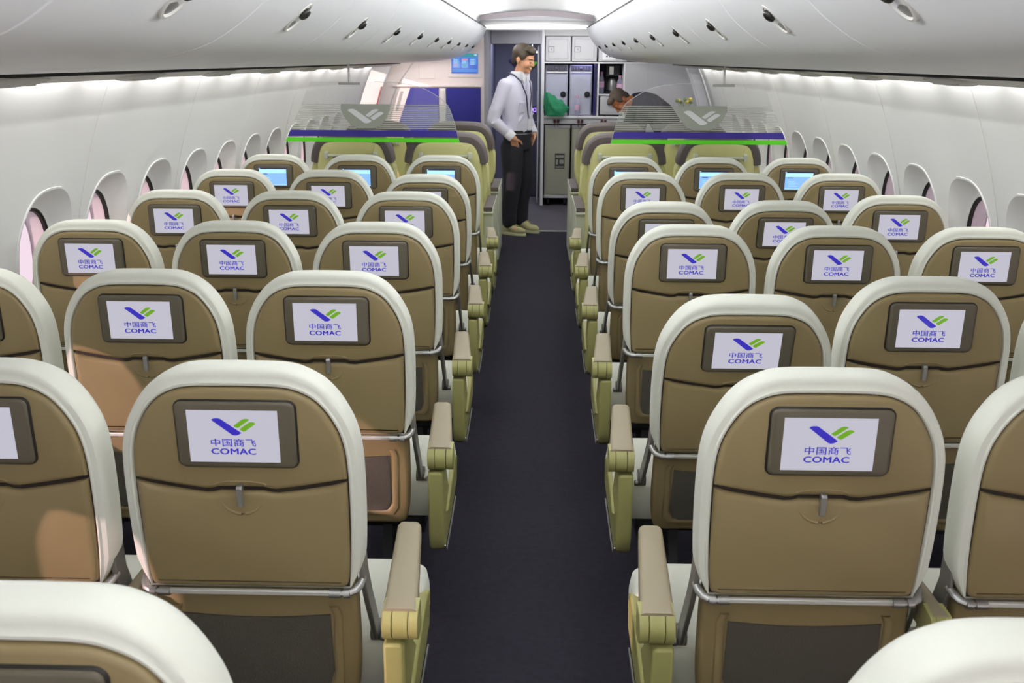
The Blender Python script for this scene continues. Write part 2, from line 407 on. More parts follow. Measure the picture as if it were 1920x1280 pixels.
# service panel strip under each bin, with oval housings
for sx in (-1, 1):
    m = MB(); pr = [(1.500, 1.672), (1.500, 1.642), (1.510, 1.637), (1.55, 1.627), (1.594, 1.6165), (1.602, 1.622), (1.585, 1.66), (1.50, 1.69)]
    m.loft([[(sx * x, y, z) for x, z in pr] for y in (Y0, 10.9)], 0); struct('trim_%d' % (40 + sx), m, PSU)
    m = MB(); m.box((min(sx * 1.44, sx * 1.4995), Y0, 1.655), (max(sx * 1.44, sx * 1.4995), 10.95, 1.662)); m.box((min(sx * 1.490, sx * 1.4995), Y0, 1.6405), (max(sx * 1.490, sx * 1.4995), 10.95, 1.6545)); struct('trim_%d' % (50 + sx), m, GAPM)
    for i, y in enumerate([0.95 + 0.98 * j for j in range(9)]):
        m = MB(); rot = Matrix.Rotation(sx * R(13), 3, 'Y'); m.ell((0, 0, 0), (0.055, 0.22, 0.013), 0, 28, 14, rot)
        h = obj('service_unit', m, PSUD, loc=(sx * 1.553, y + (0.0 if sx < 0 else -0.12), 1.626))
        tag(h, 'grey oval air and call-button housing under the %s bins, %s from the camera' % ('left' if sx < 0 else 'right', ordn[i]), 'service panel', 'oval housings under the %s bins' % ('left' if sx < 0 else 'right'))
        v = MB(); v.box((-0.015, -0.12, -0.0135), (0.015, -0.06, -0.006)); v.box((-0.015, 0.06, -0.0135), (0.015, 0.12, -0.006)); obj('call_button', v, PSU, h, bevel=0.003)

# ---------------------------------------------------------------- economy seats
PHI = R(1.5); ZK = 0.885; ZS = 0.994; A0, SP = 0.574, 0.52; RY0, RP = 0.8992, 0.84308
PIV = (0.12, 0.42)
half = spline([(0.206, -0.385), (0.2135, -0.25), (0.2145, -0.10), (0.207, -0.02), (0.188, 0.034), (0.160, 0.076), (0.126, 0.099), (0.085, 0.1095), (0.0, 0.1115)], 4)
SHELL = half + [(-x, t) for x, t in reversed(half[:-1])]            # counter-clockwise from the lower right
def ring(o, y, pts=SHELL):
    out = []
    n = len(pts)
    for i, (p, q_) in enumerate(zip(pts, offset(pts, 1.0))):
        d = (q_[0] - p[0], q_[1] - p[1])
        w = min(1.0, max(0.0, (p[1] + 0.392) / 0.06)) if o > 0 else 1.0
        if i in (0, n - 1): d = (math.copysign(1, p[0]), 0)
        if o > 0: d = (d[0] * 0.9, d[1] * (1 + 0.46 * max(0, d[1]) ** 2))
        out.append((p[0] + d[0] * o * w, y, p[1] + d[1] * o * (1 if p[1] > -0.38 else 0)))
    return out
_mc = {}
def cached(key, fn):
    if key not in _mc: _mc[key] = fn().mesh(key) if not isinstance(key, tuple) else fn().mesh(key[0])
    return _mc[key]
def m_cover():
    m = MB()
    m.loft([ring(o, y) for o, y in ((-0.010, 0.010), (0.000, 0.0), (0.002, -0.005), (0.006, -0.006), (0.009, -0.003), (0.0155, -0.0022), (0.0215, -0.0008), (0.0255, 0.004), (0.0275, 0.013), (0.0270, 0.036), (0.0245, 0.061), (0.016, 0.083), (-0.003, 0.096), (-0.03, 0.110), (-0.09, 0.115))], 0, (False, True))
    return m
SEAM = [(-0.2135, -0.108), (-0.18, -0.1165), (-0.12, -0.1285), (-0.072, -0.1365), (-0.058, -0.1355), (-0.044, -0.131), (0.044, -0.131), (0.058, -0.1355), (0.072, -0.1365), (0.12, -0.1285), (0.18, -0.1165), (0.2135, -0.108)]
def m_shell():
    m = MB(); top = [p for p in SHELL if p[1] > -0.10]
    up = offset(top + SEAM, -0.0025)
    m.loft([[(x, y, t) for x, t in offset(up, -o)] for o, y in ((0, 0.012), (0, -0.003), (0.002, -0.007), (0.006, -0.0095), (0.012, -0.0105))], 0, (False, True))
    m.loft([ring(-0.001, 0.006), ring(-0.001, 0.001)], 1)            # dark backing seen in the joints
    arc = [(0.052 * math.cos(R(a)), -0.123 + 0.010 * math.sin(R(a))) for a in range(10, 171, 16)]
    m.tube([(x, -0.0098, t) for x, t in arc], 0.0024, 6)
    return m
def m_tray():
    m = MB(); low = [(0.213, -0.112)] + spline([(0.2135, -0.2), (0.211, -0.32), (0.206, -0.372), (0.196, -0.384), (0.185, -0.387)], 3)
    top = [(x, t - 0.0062) for x, t in SEAM]                         # left to right
    o_ = top[::-1] + [(-x, t) for x, t in low[1:]] + [(x, t) for x, t in reversed(low[1:])]
    up = offset(o_, -0.0025)
    if True:
        area = sum(up[i][0] * up[(i + 1) % len(up)][1] - up[(i + 1) % len(up)][0] * up[i][1] for i in range(len(up)))
    m.loft([[(x, y, t) for x, t in offset(up, -o)] for o, y in ((0, 0.012), (0, -0.002), (0.002, -0.006), (0.007, -0.009), (0.015, -0.0105))], 0, (False, True))
    arc = [(0.044 * math.cos(R(a)), -0.150 + 0.044 * math.sin(R(a))) for a in range(196, 345, 10)]
    m.tube([(x, -0.0095, t) for x, t in arc], [0.0012 + 0.0028 * math.sin(math.pi * i / (len(arc) - 1)) for i in range(len(arc))], 6)
    return m
def m_monitor():
    m = MB(); b = rrect(0.1165, 0.0775, 0.015, 5, 0.002, 0.003)
    m.loft([[(x, y, t) for x, t in offset(b, o)] for o, y in ((0.0035, 0.0), (0.0035, -0.012), (0.0015, -0.0145), (0, -0.0145))], 1, (False, False))
    m.loft([[(x, y, t) for x, t in offset(b, o)] for o, y in ((0, -0.012), (0, -0.0165), (-0.0025, -0.019), (-0.007, -0.020))], 0, (False, True))
    return m
LOGO_B = [(-0.041, 0.0400), (-0.038, 0.0425), (-0.033, 0.0438), (-0.027, 0.0438), (-0.023, 0.0425), (0.0160, 0.0098), (0.013, 0.0068), (0.008, 0.0042), (0.003, 0.0034), (-0.002, 0.0048)]
LOGO_G1 = [(0.0020, 0.0265), (0.018, 0.0405), (0.022, 0.0428), (0.027, 0.0435), (0.031, 0.0430), (0.0340, 0.0412), (0.0105, 0.0215), (0.006, 0.0228)]
LOGO_G2 = [(0.0130, 0.0188), (0.031, 0.0338), (0.035, 0.0356), (0.040, 0.0356), (0.043, 0.0345), (0.0455, 0.0318), (0.0225, 0.0128), (0.018, 0.0140)]
def m_display(kind):
    m = MB(); y = -0.0203
    m.box((-0.0905, y, -0.0605), (0.0865, y + 0.002, 0.0625), 0)
    F = lambda poly, mi, dy=0.0004: m.prism([(x - 0.002, t) for x, t in poly], 'y', y - dy, y, mi)
    if kind == 'logo':
        F(LOGO_B, 1); F(LOGO_G1, 2); F(LOGO_G2, 2)
        for body, w, h, cx, cy, bd in (('中国商飞', 0.088, 0.0185, -0.003, -0.0135, 0.00030), ('COMAC', 0.087, 0.0140, -0.004, -0.0345, 0.00075)):
            vs, fs = text_mesh(body, w, h, cx, cy, 0.0)
            for dx, dz in ((-bd, 0), (bd, 0), (0, bd * 0.6), (0, -bd * 0.6)): m.add([(a + dx, y - 0.0004, b + dz) for a, b in vs], fs, 1)
    else:
        m.m = [3] * len(m.m); yy = y - 0.0004
        def r_(x0, t0, x1, t1, mi, d=0): m.box((x0, yy - d, t0), (x1, y, t1), mi)
        r_(-0.090, -0.060, -0.086, 0.050, 1); r_(-0.0865, 0.0265, 0.083, 0.0535, 2); r_(-0.0865, -0.054, 0.083, 0.0265, 0)
        r_(-0.087, -0.0585, 0.083, -0.0535, 2); r_(-0.088, 0.056, -0.078, 0.060, 2); r_(-0.072, 0.018, -0.035, 0.022, 1, 0.0002)
        for i in range(4): r_(-0.066, -0.005 - 0.011 * i, -0.02 + 0.01 * (i % 2), -0.003 - 0.011 * i, 2, 0.0002)
    return m
def m_latch():
    m = MB(); m.prism([(-0.0105, -0.118), (-0.022, -0.119), (-0.026, -0.124), (-0.0245, -0.170), (-0.017, -0.171), (-0.014, -0.135), (-0.0105, -0.130)], 'x', -0.0058, 0.0058); return m
def m_bar():
    m = MB(); m.box((-0.172, -0.016, -0.402), (0.172, -0.006, -0.390)); return m
def m_fit(sx):
    m = MB(); m.tube([(sx * 0.165, -0.012, -0.396), (sx * 0.188, -0.012, -0.396)], 0.0105, 12); m.tube([(sx * 0.186, -0.012, -0.396), (sx * 0.196, -0.012, -0.396)], 0.007, 10)
    m.tube([(sx * 0.194, -0.012, -0.396), (sx * 0.207, -0.011, -0.395)], 0.0115, 12)
    m.tube([(sx * 0.205, -0.010, -0.395), (sx * 0.217, -0.004, -0.392), (sx * 0.224, 0.008, -0.386), (sx * 0.228, 0.03, -0.38)], [0.009, 0.0095, 0.0095, 0.008], 10); return m
def m_lower():
    m = MB(); pts = [(-0.2, -0.372), (0.2, -0.372)][::-1] + []
    o_ = [(0.212, -0.375), (-0.212, -0.375)] + [(-x, t) for x, t in spline([(0.215, -0.45), (0.214, -0.60), (0.206, -0.695), (0.192, -0.718), (0.17, -0.724)], 3)] + [(x, t) for x, t in reversed(spline([(0.215, -0.45), (0.214, -0.60), (0.206, -0.695), (0.192, -0.718), (0.17, -0.724)], 3))]
    m.loft([[(x, y, t) for x, t in offset(o_, -o)] for o, y in ((0, 0.05), (0, 0.022), (0.004, 0.016), (0.012, 0.013))], 0, (True, True))
    fo = [(0.176, -0.448), (0.184, -0.47), (0.181, -0.665), (0.166, -0.690), (-0.166, -0.690), (-0.181, -0.665), (-0.184, -0.47), (-0.176, -0.448)]
    ins = lambda p, k: (p[0] - math.copysign(k, p[0]), p[1] + (k if p[1] < -0.6 else 0))
    m.loft([[(p[0], y, p[1]) for p in [ins(q, k) for q in fo]] for k, y in ((0, 0.014), (0.002, 0.008), (0.006, 0.006), (0.012, 0.006), (0.017, 0.008), (0.020, 0.013))], 0, (False, False), closed=False)
    return m
def m_pocket():
    m = MB(); top = [(0.158 - 0.316 * i / 12, -0.470 - 0.010 * math.sin(math.pi * i / 12)) for i in range(13)]
    o_ = top + [(-0.160, -0.63), (-0.150, -0.665), (-0.135, -0.672), (0.135, -0.672), (0.150, -0.665), (0.160, -0.63)]
    m.loft([[(x, 0.0125, t) for x, t in o_], [(x, 0.009, t) for x, t in o_], [(x * 0.97, 0.0065, t) for x, t in o_]], 0, (True, True)); return m
def m_arm(sx):
    m = MB(); path = [(0.222, 0.055, -0.30), (0.228, 0.045, -0.38), (0.232, 0.060, -0.45), (0.235, 0.09, -0.53), (0.237, 0.115, -0.60)]
    rings = []
    for x, y, t in path: rings.append([(sx * (x - 0.006), y - 0.028, t), (sx * (x + 0.005), y - 0.028, t), (sx * (x + 0.005), y + 0.022, t), (sx * (x - 0.006), y + 0.022, t)])
    m.loft(rings)
    m.tube([(sx * 0.222, 0.128, -0.60), (sx * 0.246, 0.128, -0.60)], 0.028, 14); m.tube([(sx * 0.245, 0.10, -0.60), (sx * 0.258, 0.10, -0.60)], 0.010, 10)
    return m
def m_cush(sa):
    """seat cushion; the aisle seat's is wider towards the aisle (sa = side of the aisle, 0 = none)"""
    m = MB(); x0, x1 = (-0.235, 0.240) if sa == 0 else ((-0.240, 0.322) if sa > 0 else (-0.322, 0.240))
    cx, hw = (x0 + x1) / 2, (x1 - x0) / 2; rings = []
    for ins, z in ((0.05, 0.330), (0.015, 0.338), (0.0, 0.365), (0.0, 0.42), (0.006, 0.445), (0.022, 0.460), (0.05, 0.466)):
        rings.append([(x, y, z + 0.012 * (y > 0.35) * (z > 0.44)) for x, y in rrect(hw - ins, 0.180 - ins * 0.8, 0.05, 5, cx, 0.285)])
    m.loft(rings); return m
def pad_rings(ya, yb, xa, xb, wa, wb, z0, z1):
    rings = []
    for t in (0.0, 0.02, 0.5, 0.93, 0.98, 1.0):
        y = ya + (yb - ya) * t; x = xa + (xb - xa) * t; w = wa + (wb - wa) * t
        k = {0.98: 0.93, 1.0: 0.75}.get(t, 1.0); dz = {0.98: 0.006, 1.0: 0.016}.get(t, 0.0)
        rings.append([(px, y, pz) for px, pz in rrect(w / 2 * k, (z1 - z0 - dz) / 2, 0.012, 4, x, (z0 + z1 - dz) / 2)])
    return rings
def m_pad(sx, aisle):
    m = MB()
    if aisle: m.loft(pad_rings(-0.038, 0.362, sx * 0.314, sx * 0.284, 0.072, 0.056, 0.585, 0.632))
    else: m.loft(pad_rings(-0.025, 0.345, sx * 0.257, sx * 0.255, 0.042, 0.038, 0.585, 0.630))
    return m
def m_cap(sx, aisle):
    m = MB(); x, w, y = (sx * 0.3145, 0.073, -0.040) if aisle else (sx * 0.257, 0.043, -0.027)
    for a, b in ((-0.5, -0.235), (-0.215, 0.215), (0.235, 0.5)):
        pr = [(y + 0.05, 0.630), (y + 0.004, 0.628), (y - 0.010, 0.615), (y - 0.016, 0.598), (y - 0.014, 0.580), (y - 0.004, 0.566), (y + 0.012, 0.560), (y + 0.05, 0.560)]
        m.prism(pr, 'x', x + a * w, x + b * w)
    xb = sx * 0.284 if aisle else sx * 0.255; wb = 0.052 if aisle else 0.036
    m.loft([[(x + k * w * 0.43, y + 0.012, z) for k, z in ((-1, 0.60), (1, 0.60), (1, 0.566), (-1, 0.566))], [(xb + k * wb * 0.42, y + 0.37, z) for k, z in ((-1, 0.60), (1, 0.60), (1, 0.582), (-1, 0.582))]])
    return m
def m_side(sx, aisle):
    m = MB()
    if aisle:
        pr = [(-0.050, 0.556), (0.04, 0.556), (0.07, 0.52), (0.10, 0.47), (0.15, 0.425), (0.24, 0.43), (0.33, 0.445), (0.385, 0.43), (0.40, 0.38), (0.385, 0.325), (0.33, 0.30), (0.10, 0.285), (0.0, 0.285), (-0.035, 0.31), (-0.050, 0.36)]
        pr2 = [(y * 0.985 + 0.003, 0.42 + (z - 0.42) * 0.96) for y, z in pr]
        m.loft([[(sx * 0.278, y, z) for y, z in pr], [(sx * 0.312, y, z) for y, z in pr], [(sx * 0.322, y, z) for y, z in pr2]])
        m.prism([(0.02, 0.40), (0.14, 0.435), (0.30, 0.462), (0.36, 0.44), (0.33, 0.36), (0.15, 0.345)], 'x', sx * 0.300, sx * 0.330)
    else:
        m.prism([(-0.02, 0.565), (0.045, 0.565), (0.06, 0.50), (0.06, 0.36), (-0.01, 0.36), (-0.02, 0.45)], 'x', sx * 0.240, sx * 0.272)
    return m
def m_skirtedge(sx):
    m = MB(); m.tube([(sx * 0.324, -0.035, 0.318), (sx * 0.325, 0.0, 0.288), (sx * 0.325, 0.10, 0.287), (sx * 0.325, 0.33, 0.302)], 0.0025, 6); return m
def m_frame():
    m = MB(); m.tube([(-0.24, 0.20, 0.285), (0.24, 0.20, 0.285)], 0.025, 10); m.tube([(-0.24, 0.38, 0.285), (0.24, 0.38, 0.285)], 0.025, 10)
    m.box((-0.225, 0.175, 0.30), (0.225, 0.44, 0.336)); m.box((-0.238, 0.12, 0.25), (-0.222, 0.42, 0.34)); m.box((0.222, 0.175, 0.25), (0.238, 0.42, 0.34)); return m
def m_leg(sx):
    m = MB(); m.loft([[(sx * 0.12 + a, 0.20 + y0 + b, z) for a, b in ((-.014, -.02), (.014, -.02), (.014, .02), (-.014, .02))] for y0, z in ((0, 0.28), (-0.05, 0.12), (-0.10, 0.02))])
    m.loft([[(sx * 0.12 + a, 0.36 + y0 + b, z) for a, b in ((-.014, -.02), (.014, -.02), (.014, .02), (-.014, .02))] for y0, z in ((0, 0.28), (0.02, 0.12), (0.03, 0.02))])
    m.box((sx * 0.12 - 0.018, 0.07, 0.0), (sx * 0.12 + 0.018, 0.43, 0.022)); return m
def m_bag(sa):
    x0 = -0.235; x1 = 0.235
    if sa > 0: x1 = 0.285
    if sa < 0: x0 = -0.285
    m = MB(); m.tube([(x0, 0.36, 0.27), (x0, 0.52, 0.16), (x0, 0.56, 0.125), (x0 + 0.03, 0.575, 0.11), (x1 - 0.03, 0.575, 0.11), (x1, 0.56, 0.125), (x1, 0.52, 0.16), (x1, 0.36, 0.27)], 0.008, 8); return m

def seat(side, col, row, recline, menu, label):
    y = RY0 + RP * row; root = thing('airline_seat', label, 'seat', (side * (A0 + SP * col), y, 0), 0, 'economy seats in rows of three')
    dl = R(recline); py, pz = PIV; yy, zz = -py, ZS - pz
    bl = (0, py + yy * math.cos(dl) - zz * math.sin(dl), pz + yy * math.sin(dl) + zz * math.cos(dl)); br = (PHI + dl, 0, 0)
    def bp(name, key, fn, mats, parent=None, bevel=0):
        return obj(name, cached(key, lambda: fn().zs(ZK)), mats, parent or root, bevel, loc=None if parent else bl, rot=None if parent else br)
    sa = -side if col == 0 else 0                                    # local direction of the aisle
    bp('backrest_cover', 'backrest_cover', m_cover, CREAM)
    bp('back_shell', 'back_shell', m_shell, [TAN, TAND])
    mo = bp('monitor', 'monitor', m_monitor, [BEZ, BLK])
    if menu: bp('display', ('display', 'menu'), lambda: m_display('menu'), [MENU, MEND, MENL, MEND], mo)
    else: bp('display', ('display', 'logo'), lambda: m_display('logo'), [SCRW, SCRB, SCRG], mo)
    bp('tray_table', 'tray_table', m_tray, TAN)
    bp('tray_latch', 'tray_latch', m_latch, STEEL, bevel=0.0012)
    hb = bp('hinge_bar', 'hinge_bar', m_bar, BARM, bevel=0.002)
    for s_ in (-1, 1): bp('hinge_fitting', ('hinge_fitting', s_), lambda: m_fit(s_), STEEL, hb)
    lp = bp('lower_panel', 'lower_panel', m_lower, TAN)
    bp('mesh_pocket', 'mesh_pocket', m_pocket, MESHP, lp)
    for s_ in (-1, 1): bp('recline_arm', ('recline_arm', s_), lambda: m_arm(s_), RMET, bevel=0.003)
    obj('seat_cushion', cached(('seat_cushion', sa), lambda: m_cush(sa)), CREAM, root)
    arms = [(side, False)] + ([(sa, True)] if sa else [])
    for s_, ai in arms:
        a = obj('armrest', cached(('armrest', s_, ai), lambda: m_pad(s_, ai)), TAUPE, root)
        obj('end_cap', cached(('end_cap', s_, ai), lambda: m_cap(s_, ai)), OLIVE, a, bevel=0.0015)
        p = obj('side_panel' if ai else 'arm_post', cached(('side_panel' if ai else 'arm_post', s_, ai), lambda: m_side(s_, ai)), OLIVE, root, bevel=0.006)
        if ai: obj('edge_trim', cached(('edge_trim', s_), lambda: m_skirtedge(s_)), STEEL, p)
    obj('seat_frame', cached('seat_frame', m_frame), FRAMEB, root)
    for s_ in (-1, 1): obj('leg', cached(('leg', s_), lambda: m_leg(s_)), FRAMEB, root)
    obj('baggage_bar', cached(('baggage_bar', sa), lambda: m_bag(sa)), DMET, root)
    return root

REC = {(1, 0, 2): 11, (1, 0, 4): 9.5, (1, 1, 4): 7.5, (-1, 0, 5): 6, (1, 0, 0): 3}
rowname = {6: 'first row behind the divider', 5: 'second row behind the divider', 4: 'third row behind the divider', 3: 'fourth row behind the divider', 2: 'fifth row behind the divider', 1: 'sixth row behind the divider', 0: 'nearest row'}
for row in range(0, 7):
    for side in (-1, 1):
        for col in range(3):
            if row == 0 and col > 0: continue
            if row == 1 and col > 1: continue
            rc = REC.get((side, col, row), 0)
            lab = 'tan and cream seat%s %s, %s block, %s' % (', reclined,' if rc > 5 else (', blue menu,' if row == 6 else ''), ('at the aisle', 'in the middle', 'by the window')[col], 'left' if side < 0 else 'right', rowname[row])
            seat(side, col, row, rc, row == 6, lab)

# ---------------------------------------------------------------- business seats (two rows of two on each side)
def biz(side, col, row):
    y = (6.95, 8.10)[row]; cx = side * (0.637 + 0.675 * col); sa = -side if col == 0 else side
    root = thing('business_seat', 'wide pale lime seat %s, %s block, %s' % (('at the aisle', 'by the window')[col], 'left' if side < 0 else 'right', ('just beyond the glass divider', 'front row nearest the entrance')[row]), 'seat', (cx, y, 0), 0, 'business seats in two rows')
    ph = R(8); bl = (0, 0, 0.95)
    def bk(key, fn): return cached(('biz_' + key,), fn)
    def b(name, fn, mats, parent=None, key=None, bevel=0):
        me = cached((name, 'biz', key), fn)
        return obj(name, me, mats, parent or root, bevel, loc=None if parent else bl, rot=None if parent else (ph, 0, 0))
    hs = spline([(0.255, -0.62), (0.262, -0.30), (0.256, -0.02), (0.238, 0.09), (0.205, 0.16), (0.15, 0.185), (0.0, 0.192)], 4); full = hs + [(-x, t) for x, t in reversed(hs[:-1])]
    def f_shell():
        m = MB(); m.loft([[(x, yy, t) for x, t in offset(full, -o)] for o, yy in ((0.02, 0.10), (0.0, 0.08), (0, 0.015), (0.006, 0.002), (0.02, -0.006), (0.06, -0.012), (0.12, -0.016))]); return m
    def f_head():
        m = MB(); hp = spline([(0.258, 0.030), (0.256, 0.060), (0.245, 0.105), (0.218, 0.156), (0.16, 0.188), (0.0, 0.196)], 4); ho = hp + [(-x, t) for x, t in reversed(hp[:-1])]
        rings = []
        for i, (x, t) in enumerate(ho):
            a, c = Vector(ho[max(i - 1, 0)]), Vector(ho[min(i + 1, len(ho) - 1)]); d = (c - a).normalized(); nr = Vector((d.y, -d.x))
            rings.append([(x + nr.x * o, yy, t + nr.y * o) for o, yy in ((-0.014, 0.0), (0.004, -0.003), (0.030, 0.002), (0.042, 0.022), (0.042, 0.11), (0.02, 0.14), (-0.014, 0.14))])
        m.loft(rings); return m
    def f_wing(s_):
        m = MB(); prof = [(0.252, 0.022), (0.288, 0.020), (0.303, -0.02), (0.303, -0.17), (0.282, -0.26), (0.250, -0.29)]
        m.loft([[(s_ * x, yy, t) for x, t in prof] for yy in (0.03, 0.04, 0.14)]); return m
    def f_bar():
        m = MB(); m.tube([(-0.165, -0.035, 0.090), (0.165, -0.035, 0.090)], 0.009, 8); return m
    def f_brk(s_):
        m = MB(); m.box((s_ * 0.175 - 0.014, -0.048, 0.066), (s_ * 0.175 + 0.014, 0.0, 0.114)); return m
    b('back_shell', f_shell, BIZ); b('headrest', f_head, BIZH); [b('side_bolster', lambda: f_wing(s_), BIZ, key=s_, bevel=0.012) for s_ in (-1, 1)]
    br_ = b('grab_bar', f_bar, BIZC); [b('bar_bracket', lambda: f_brk(s_), BIZC, br_, key=s_, bevel=0.004) for s_ in (-1, 1)]
    def f_cush():
        m = MB(); m.loft([[(x, yy, z) for x, yy in rrect(0.26 - i, 0.25 - i, 0.06, 5, 0, 0.36)] for i, z in ((0.03, 0.30), (0, 0.33), (0, 0.43), (0.02, 0.455), (0.05, 0.462))]); return m
    obj('seat_cushion', cached(('seat_cushion', 'biz'), f_cush), BIZ, root)
    for s_ in (-1, 1):
        if s_ != sa and not (col == 1): pass
        def f_pad():
            m = MB(); m.loft(pad_rings(0.21, 0.93, s_ * 0.292, s_ * 0.292, 0.074, 0.074, 0.60, 0.634)); return m
        def f_con():
            m = MB(); m.box((s_ * 0.292 - 0.036, 0.21, 0.0), (s_ * 0.292 + 0.036, 0.95, 0.598)); m.box((s_ * 0.292 - 0.041, 0.185, 0.585), (s_ * 0.292 + 0.041, 0.965, 0.601)); m.box((s_ * 0.328 - 0.004, 0.185, 0.585), (s_ * 0.328 + 0.004, 0.965, 0.630)); return m
        obj('arm_pad', cached(('arm_pad', 'biz', s_), f_pad), BIZH, root); obj('side_console', cached(('side_console', 'biz', s_), f_con), BIZC, root, bevel=0.006)
    def f_base():
        m = MB(); m.box((-0.24, 0.14, 0.0), (0.24, 0.58, 0.31)); return m
    obj('seat_base', cached(('seat_base', 'biz'), f_base), BIZC, root, bevel=0.01)
for row in (0, 1):
    for side in (-1, 1):
        for col in (0, 1): biz(side, col, row)

# ---------------------------------------------------------------- hanging glass dividers
def divider(side):
    cxe = 1.115 if side < 0 else 1.085; ox = cxe - 1.085
    Yd = 6.45; root = thing('glass_divider', 'clear curved class divider with grey stripes, blue and green bands hanging on the %s' % ('left' if side < 0 else 'right'), 'divider', (0, Yd, 0), 0, 'class dividers above the rows')
    s = side; ed = spline([(0.500, 1.166), (0.513, 1.22), (0.540, 1.32), (0.575, 1.405), (0.640, 1.462), (0.74, 1.515), (0.88, 1.545), (1.05, 1.553)], 6)
    outl = ed + [(1.47, 1.553), (1.535, 1.41), (1.655, 1.166)]
    def xin(z):
        for (xa, za), (xb, zb) in zip(ed, ed[1:]):
            if za <= z <= zb: return xa + (xb - xa) * (z - za) / max(zb - za, 1e-6)
    def xout(z): return 1.655 + (1.535 - 1.655) * (z - 1.166) / (1.41 - 1.166)
    m = MB(); m.prism([(s * x, z) for x, z in outl], 'y', -0.004, 0.004); obj('glass_sheet', m, GLASS, root)
    m = MB(); m.tube([(s * x, 0, z) for x, z in ed], 0.0022, 5); obj('sheet_edge', m, film('bright_edge', (225, 228, 225), 0.5), root)
    def band(name, z0, z1, mt, y=-0.0055):
        mm = MB(); mm.prism([(s * xin(z0), z0), (s * xin(z1), z1), (s * xout(z1), z1), (s * xout(z0), z0)], 'y', y, y + 0.001); return obj(name, mm, mt, root)
    band('green_band', 1.167, 1.194, BANDG); band('blue_band', 1.203, 1.243, BANDB)
    mm = MB(); z = 1.254; cx0, cx1 = 0.925, 1.245
    while z < 1.405:
        w = 0.0062; f = (z - 1.25) / 0.16; pa, pb = cxe - (0.060 + 0.105 * min(1, f * 1.5)), cxe + (0.060 + 0.105 * min(1, f * 1.5))
        for xa, xb in ((xin(z) + 0.004, pa), (pb, xout(z) - 0.004)):
            mm.prism([(s * xa, z), (s * xb, z), (s * xb, z + w), (s * xa, z + w)], 'y', -0.0055, -0.0045)
        z += 0.0124
    obj('stripe_film', mm, STRIPE, root)
    mm = MB(); mm.prism([(s * (x + ox), z) for x, z in ((0.925, 1.411), (0.921, 1.375), (0.945, 1.325), (0.985, 1.278), (1.03, 1.256), (1.14, 1.256), (1.185, 1.278), (1.225, 1.325), (1.249, 1.375), (1.245, 1.411))], 'y', -0.0052, -0.0044); obj('emblem_patch', mm, PATCH, root)
    mm = MB(); k = 2.75
    for poly in (LOGO_B, LOGO_G1, LOGO_G2): mm.prism([(s * cxe + (x - 0.002) * k, 1.335 + (t - 0.024) * k * 0.82) for x, t in poly], 'y', -0.0085, -0.006)
    obj('emblem', mm, EMBW, root)
    mm = MB(); mm.tube([(s * 1.215, 0, 1.54), (s * 1.215, 0, 1.663)], 0.007, 8); mm.box((s * 1.215 - 0.07, -0.008, 1.532), (s * 1.215 + 0.07, 0.008, 1.548)); obj('hanger', mm, STEEL, root)
divider(-1); divider(1)

# ---------------------------------------------------------------- forward left: partition, screen, blue panels, doorway
YP = 11.05
m = MB(); m.box((-2.1, YP, 0.0), (-0.575, YP + 0.05, 2.09)); struct('wall_front', m, PARTN)
m = MB(); m.box((-1.60, YP - 0.028, 1.395), (-0.60, YP, 1.418)); struct('trim_60', m, PARTN, bevel=0.006)
cv = spline([(-1.36, 1.66), (-1.42, 1.58), (-1.52, 1.44), (-1.60, 1.28), (-1.66, 1.10), (-1.70, 0.9)], 5)
m = MB(); m.tube([(x, YP - 0.002, z) for x, z in cv], 0.006, 6); struct('trim_61', m, PSUD)
m = MB(); m.box((-1.30, YP - 0.006, 1.48), (-1.12, YP + 0.001, 1.66)); struct('trim_62', m, PARTN, bevel=0.003)
t = thing('wall_screen', 'flat wall screen with a blue page of three columns on the partition', 'screen', (-0.79, YP, 1.645), 0)
m = MB(); m.loft([[(x, yy, z) for x, z in rrect(w, h, 0.012)] for w, h, yy in ((0.185, 0.145, 0.0), (0.183, 0.143, -0.012), (0.160, 0.120, -0.013))]); obj('surround', m, PARTN, t)
m = MB(); m.box((-0.148, -0.018, -0.105), (0.148, -0.0125, 0.108), 0); m.box((-0.146, -0.0186, 0.075), (0.146, -0.018, 0.106), 1); m.box((0.105, -0.019, 0.085), (0.135, -0.0186, 0.102), 2)
for i in range(3):
    x0 = -0.128 + 0.093 * i; z0 = (-0.045, -0.045, -0.01)[i]; m.box((x0, -0.0186, z0), (x0 + 0.07, -0.018, 0.055), 3)
    for j in range(5):
        zz = 0.048 - 0.017 * j
        if zz > z0: m.box((x0 + 0.006, -0.019, zz - 0.008), (x0 + 0.05, -0.0186, zz), 2 if j < 3 or i == 2 else (4 if i == 0 else 1))
m.box((0.0 - 0.128 + 0.093, -0.0192, 0.036), (-0.128 + 0.093 + 0.07, -0.019, 0.055), 4)
m.box((-0.14, -0.0186, -0.085), (0.14, -0.018, -0.075), 3); m.box((-0.14, -0.0186, -0.068), (0.14, -0.018, -0.060), 3); m.box((-0.14, -0.0186, 0.062), (0.14, -0.018, 0.069), 3)
obj('display', m, [mat('page_blue', (70, 110, 215), 0.3, emit=0.9), mat('page_teal', (50, 160, 160), 0.3, emit=0.9), mat('page_white', (190, 215, 250), 0.3, emit=0.9), mat('page_sky', (90, 165, 235), 0.3, emit=0.9), mat('page_pink', (220, 150, 180), 0.3, emit=0.9)], t)
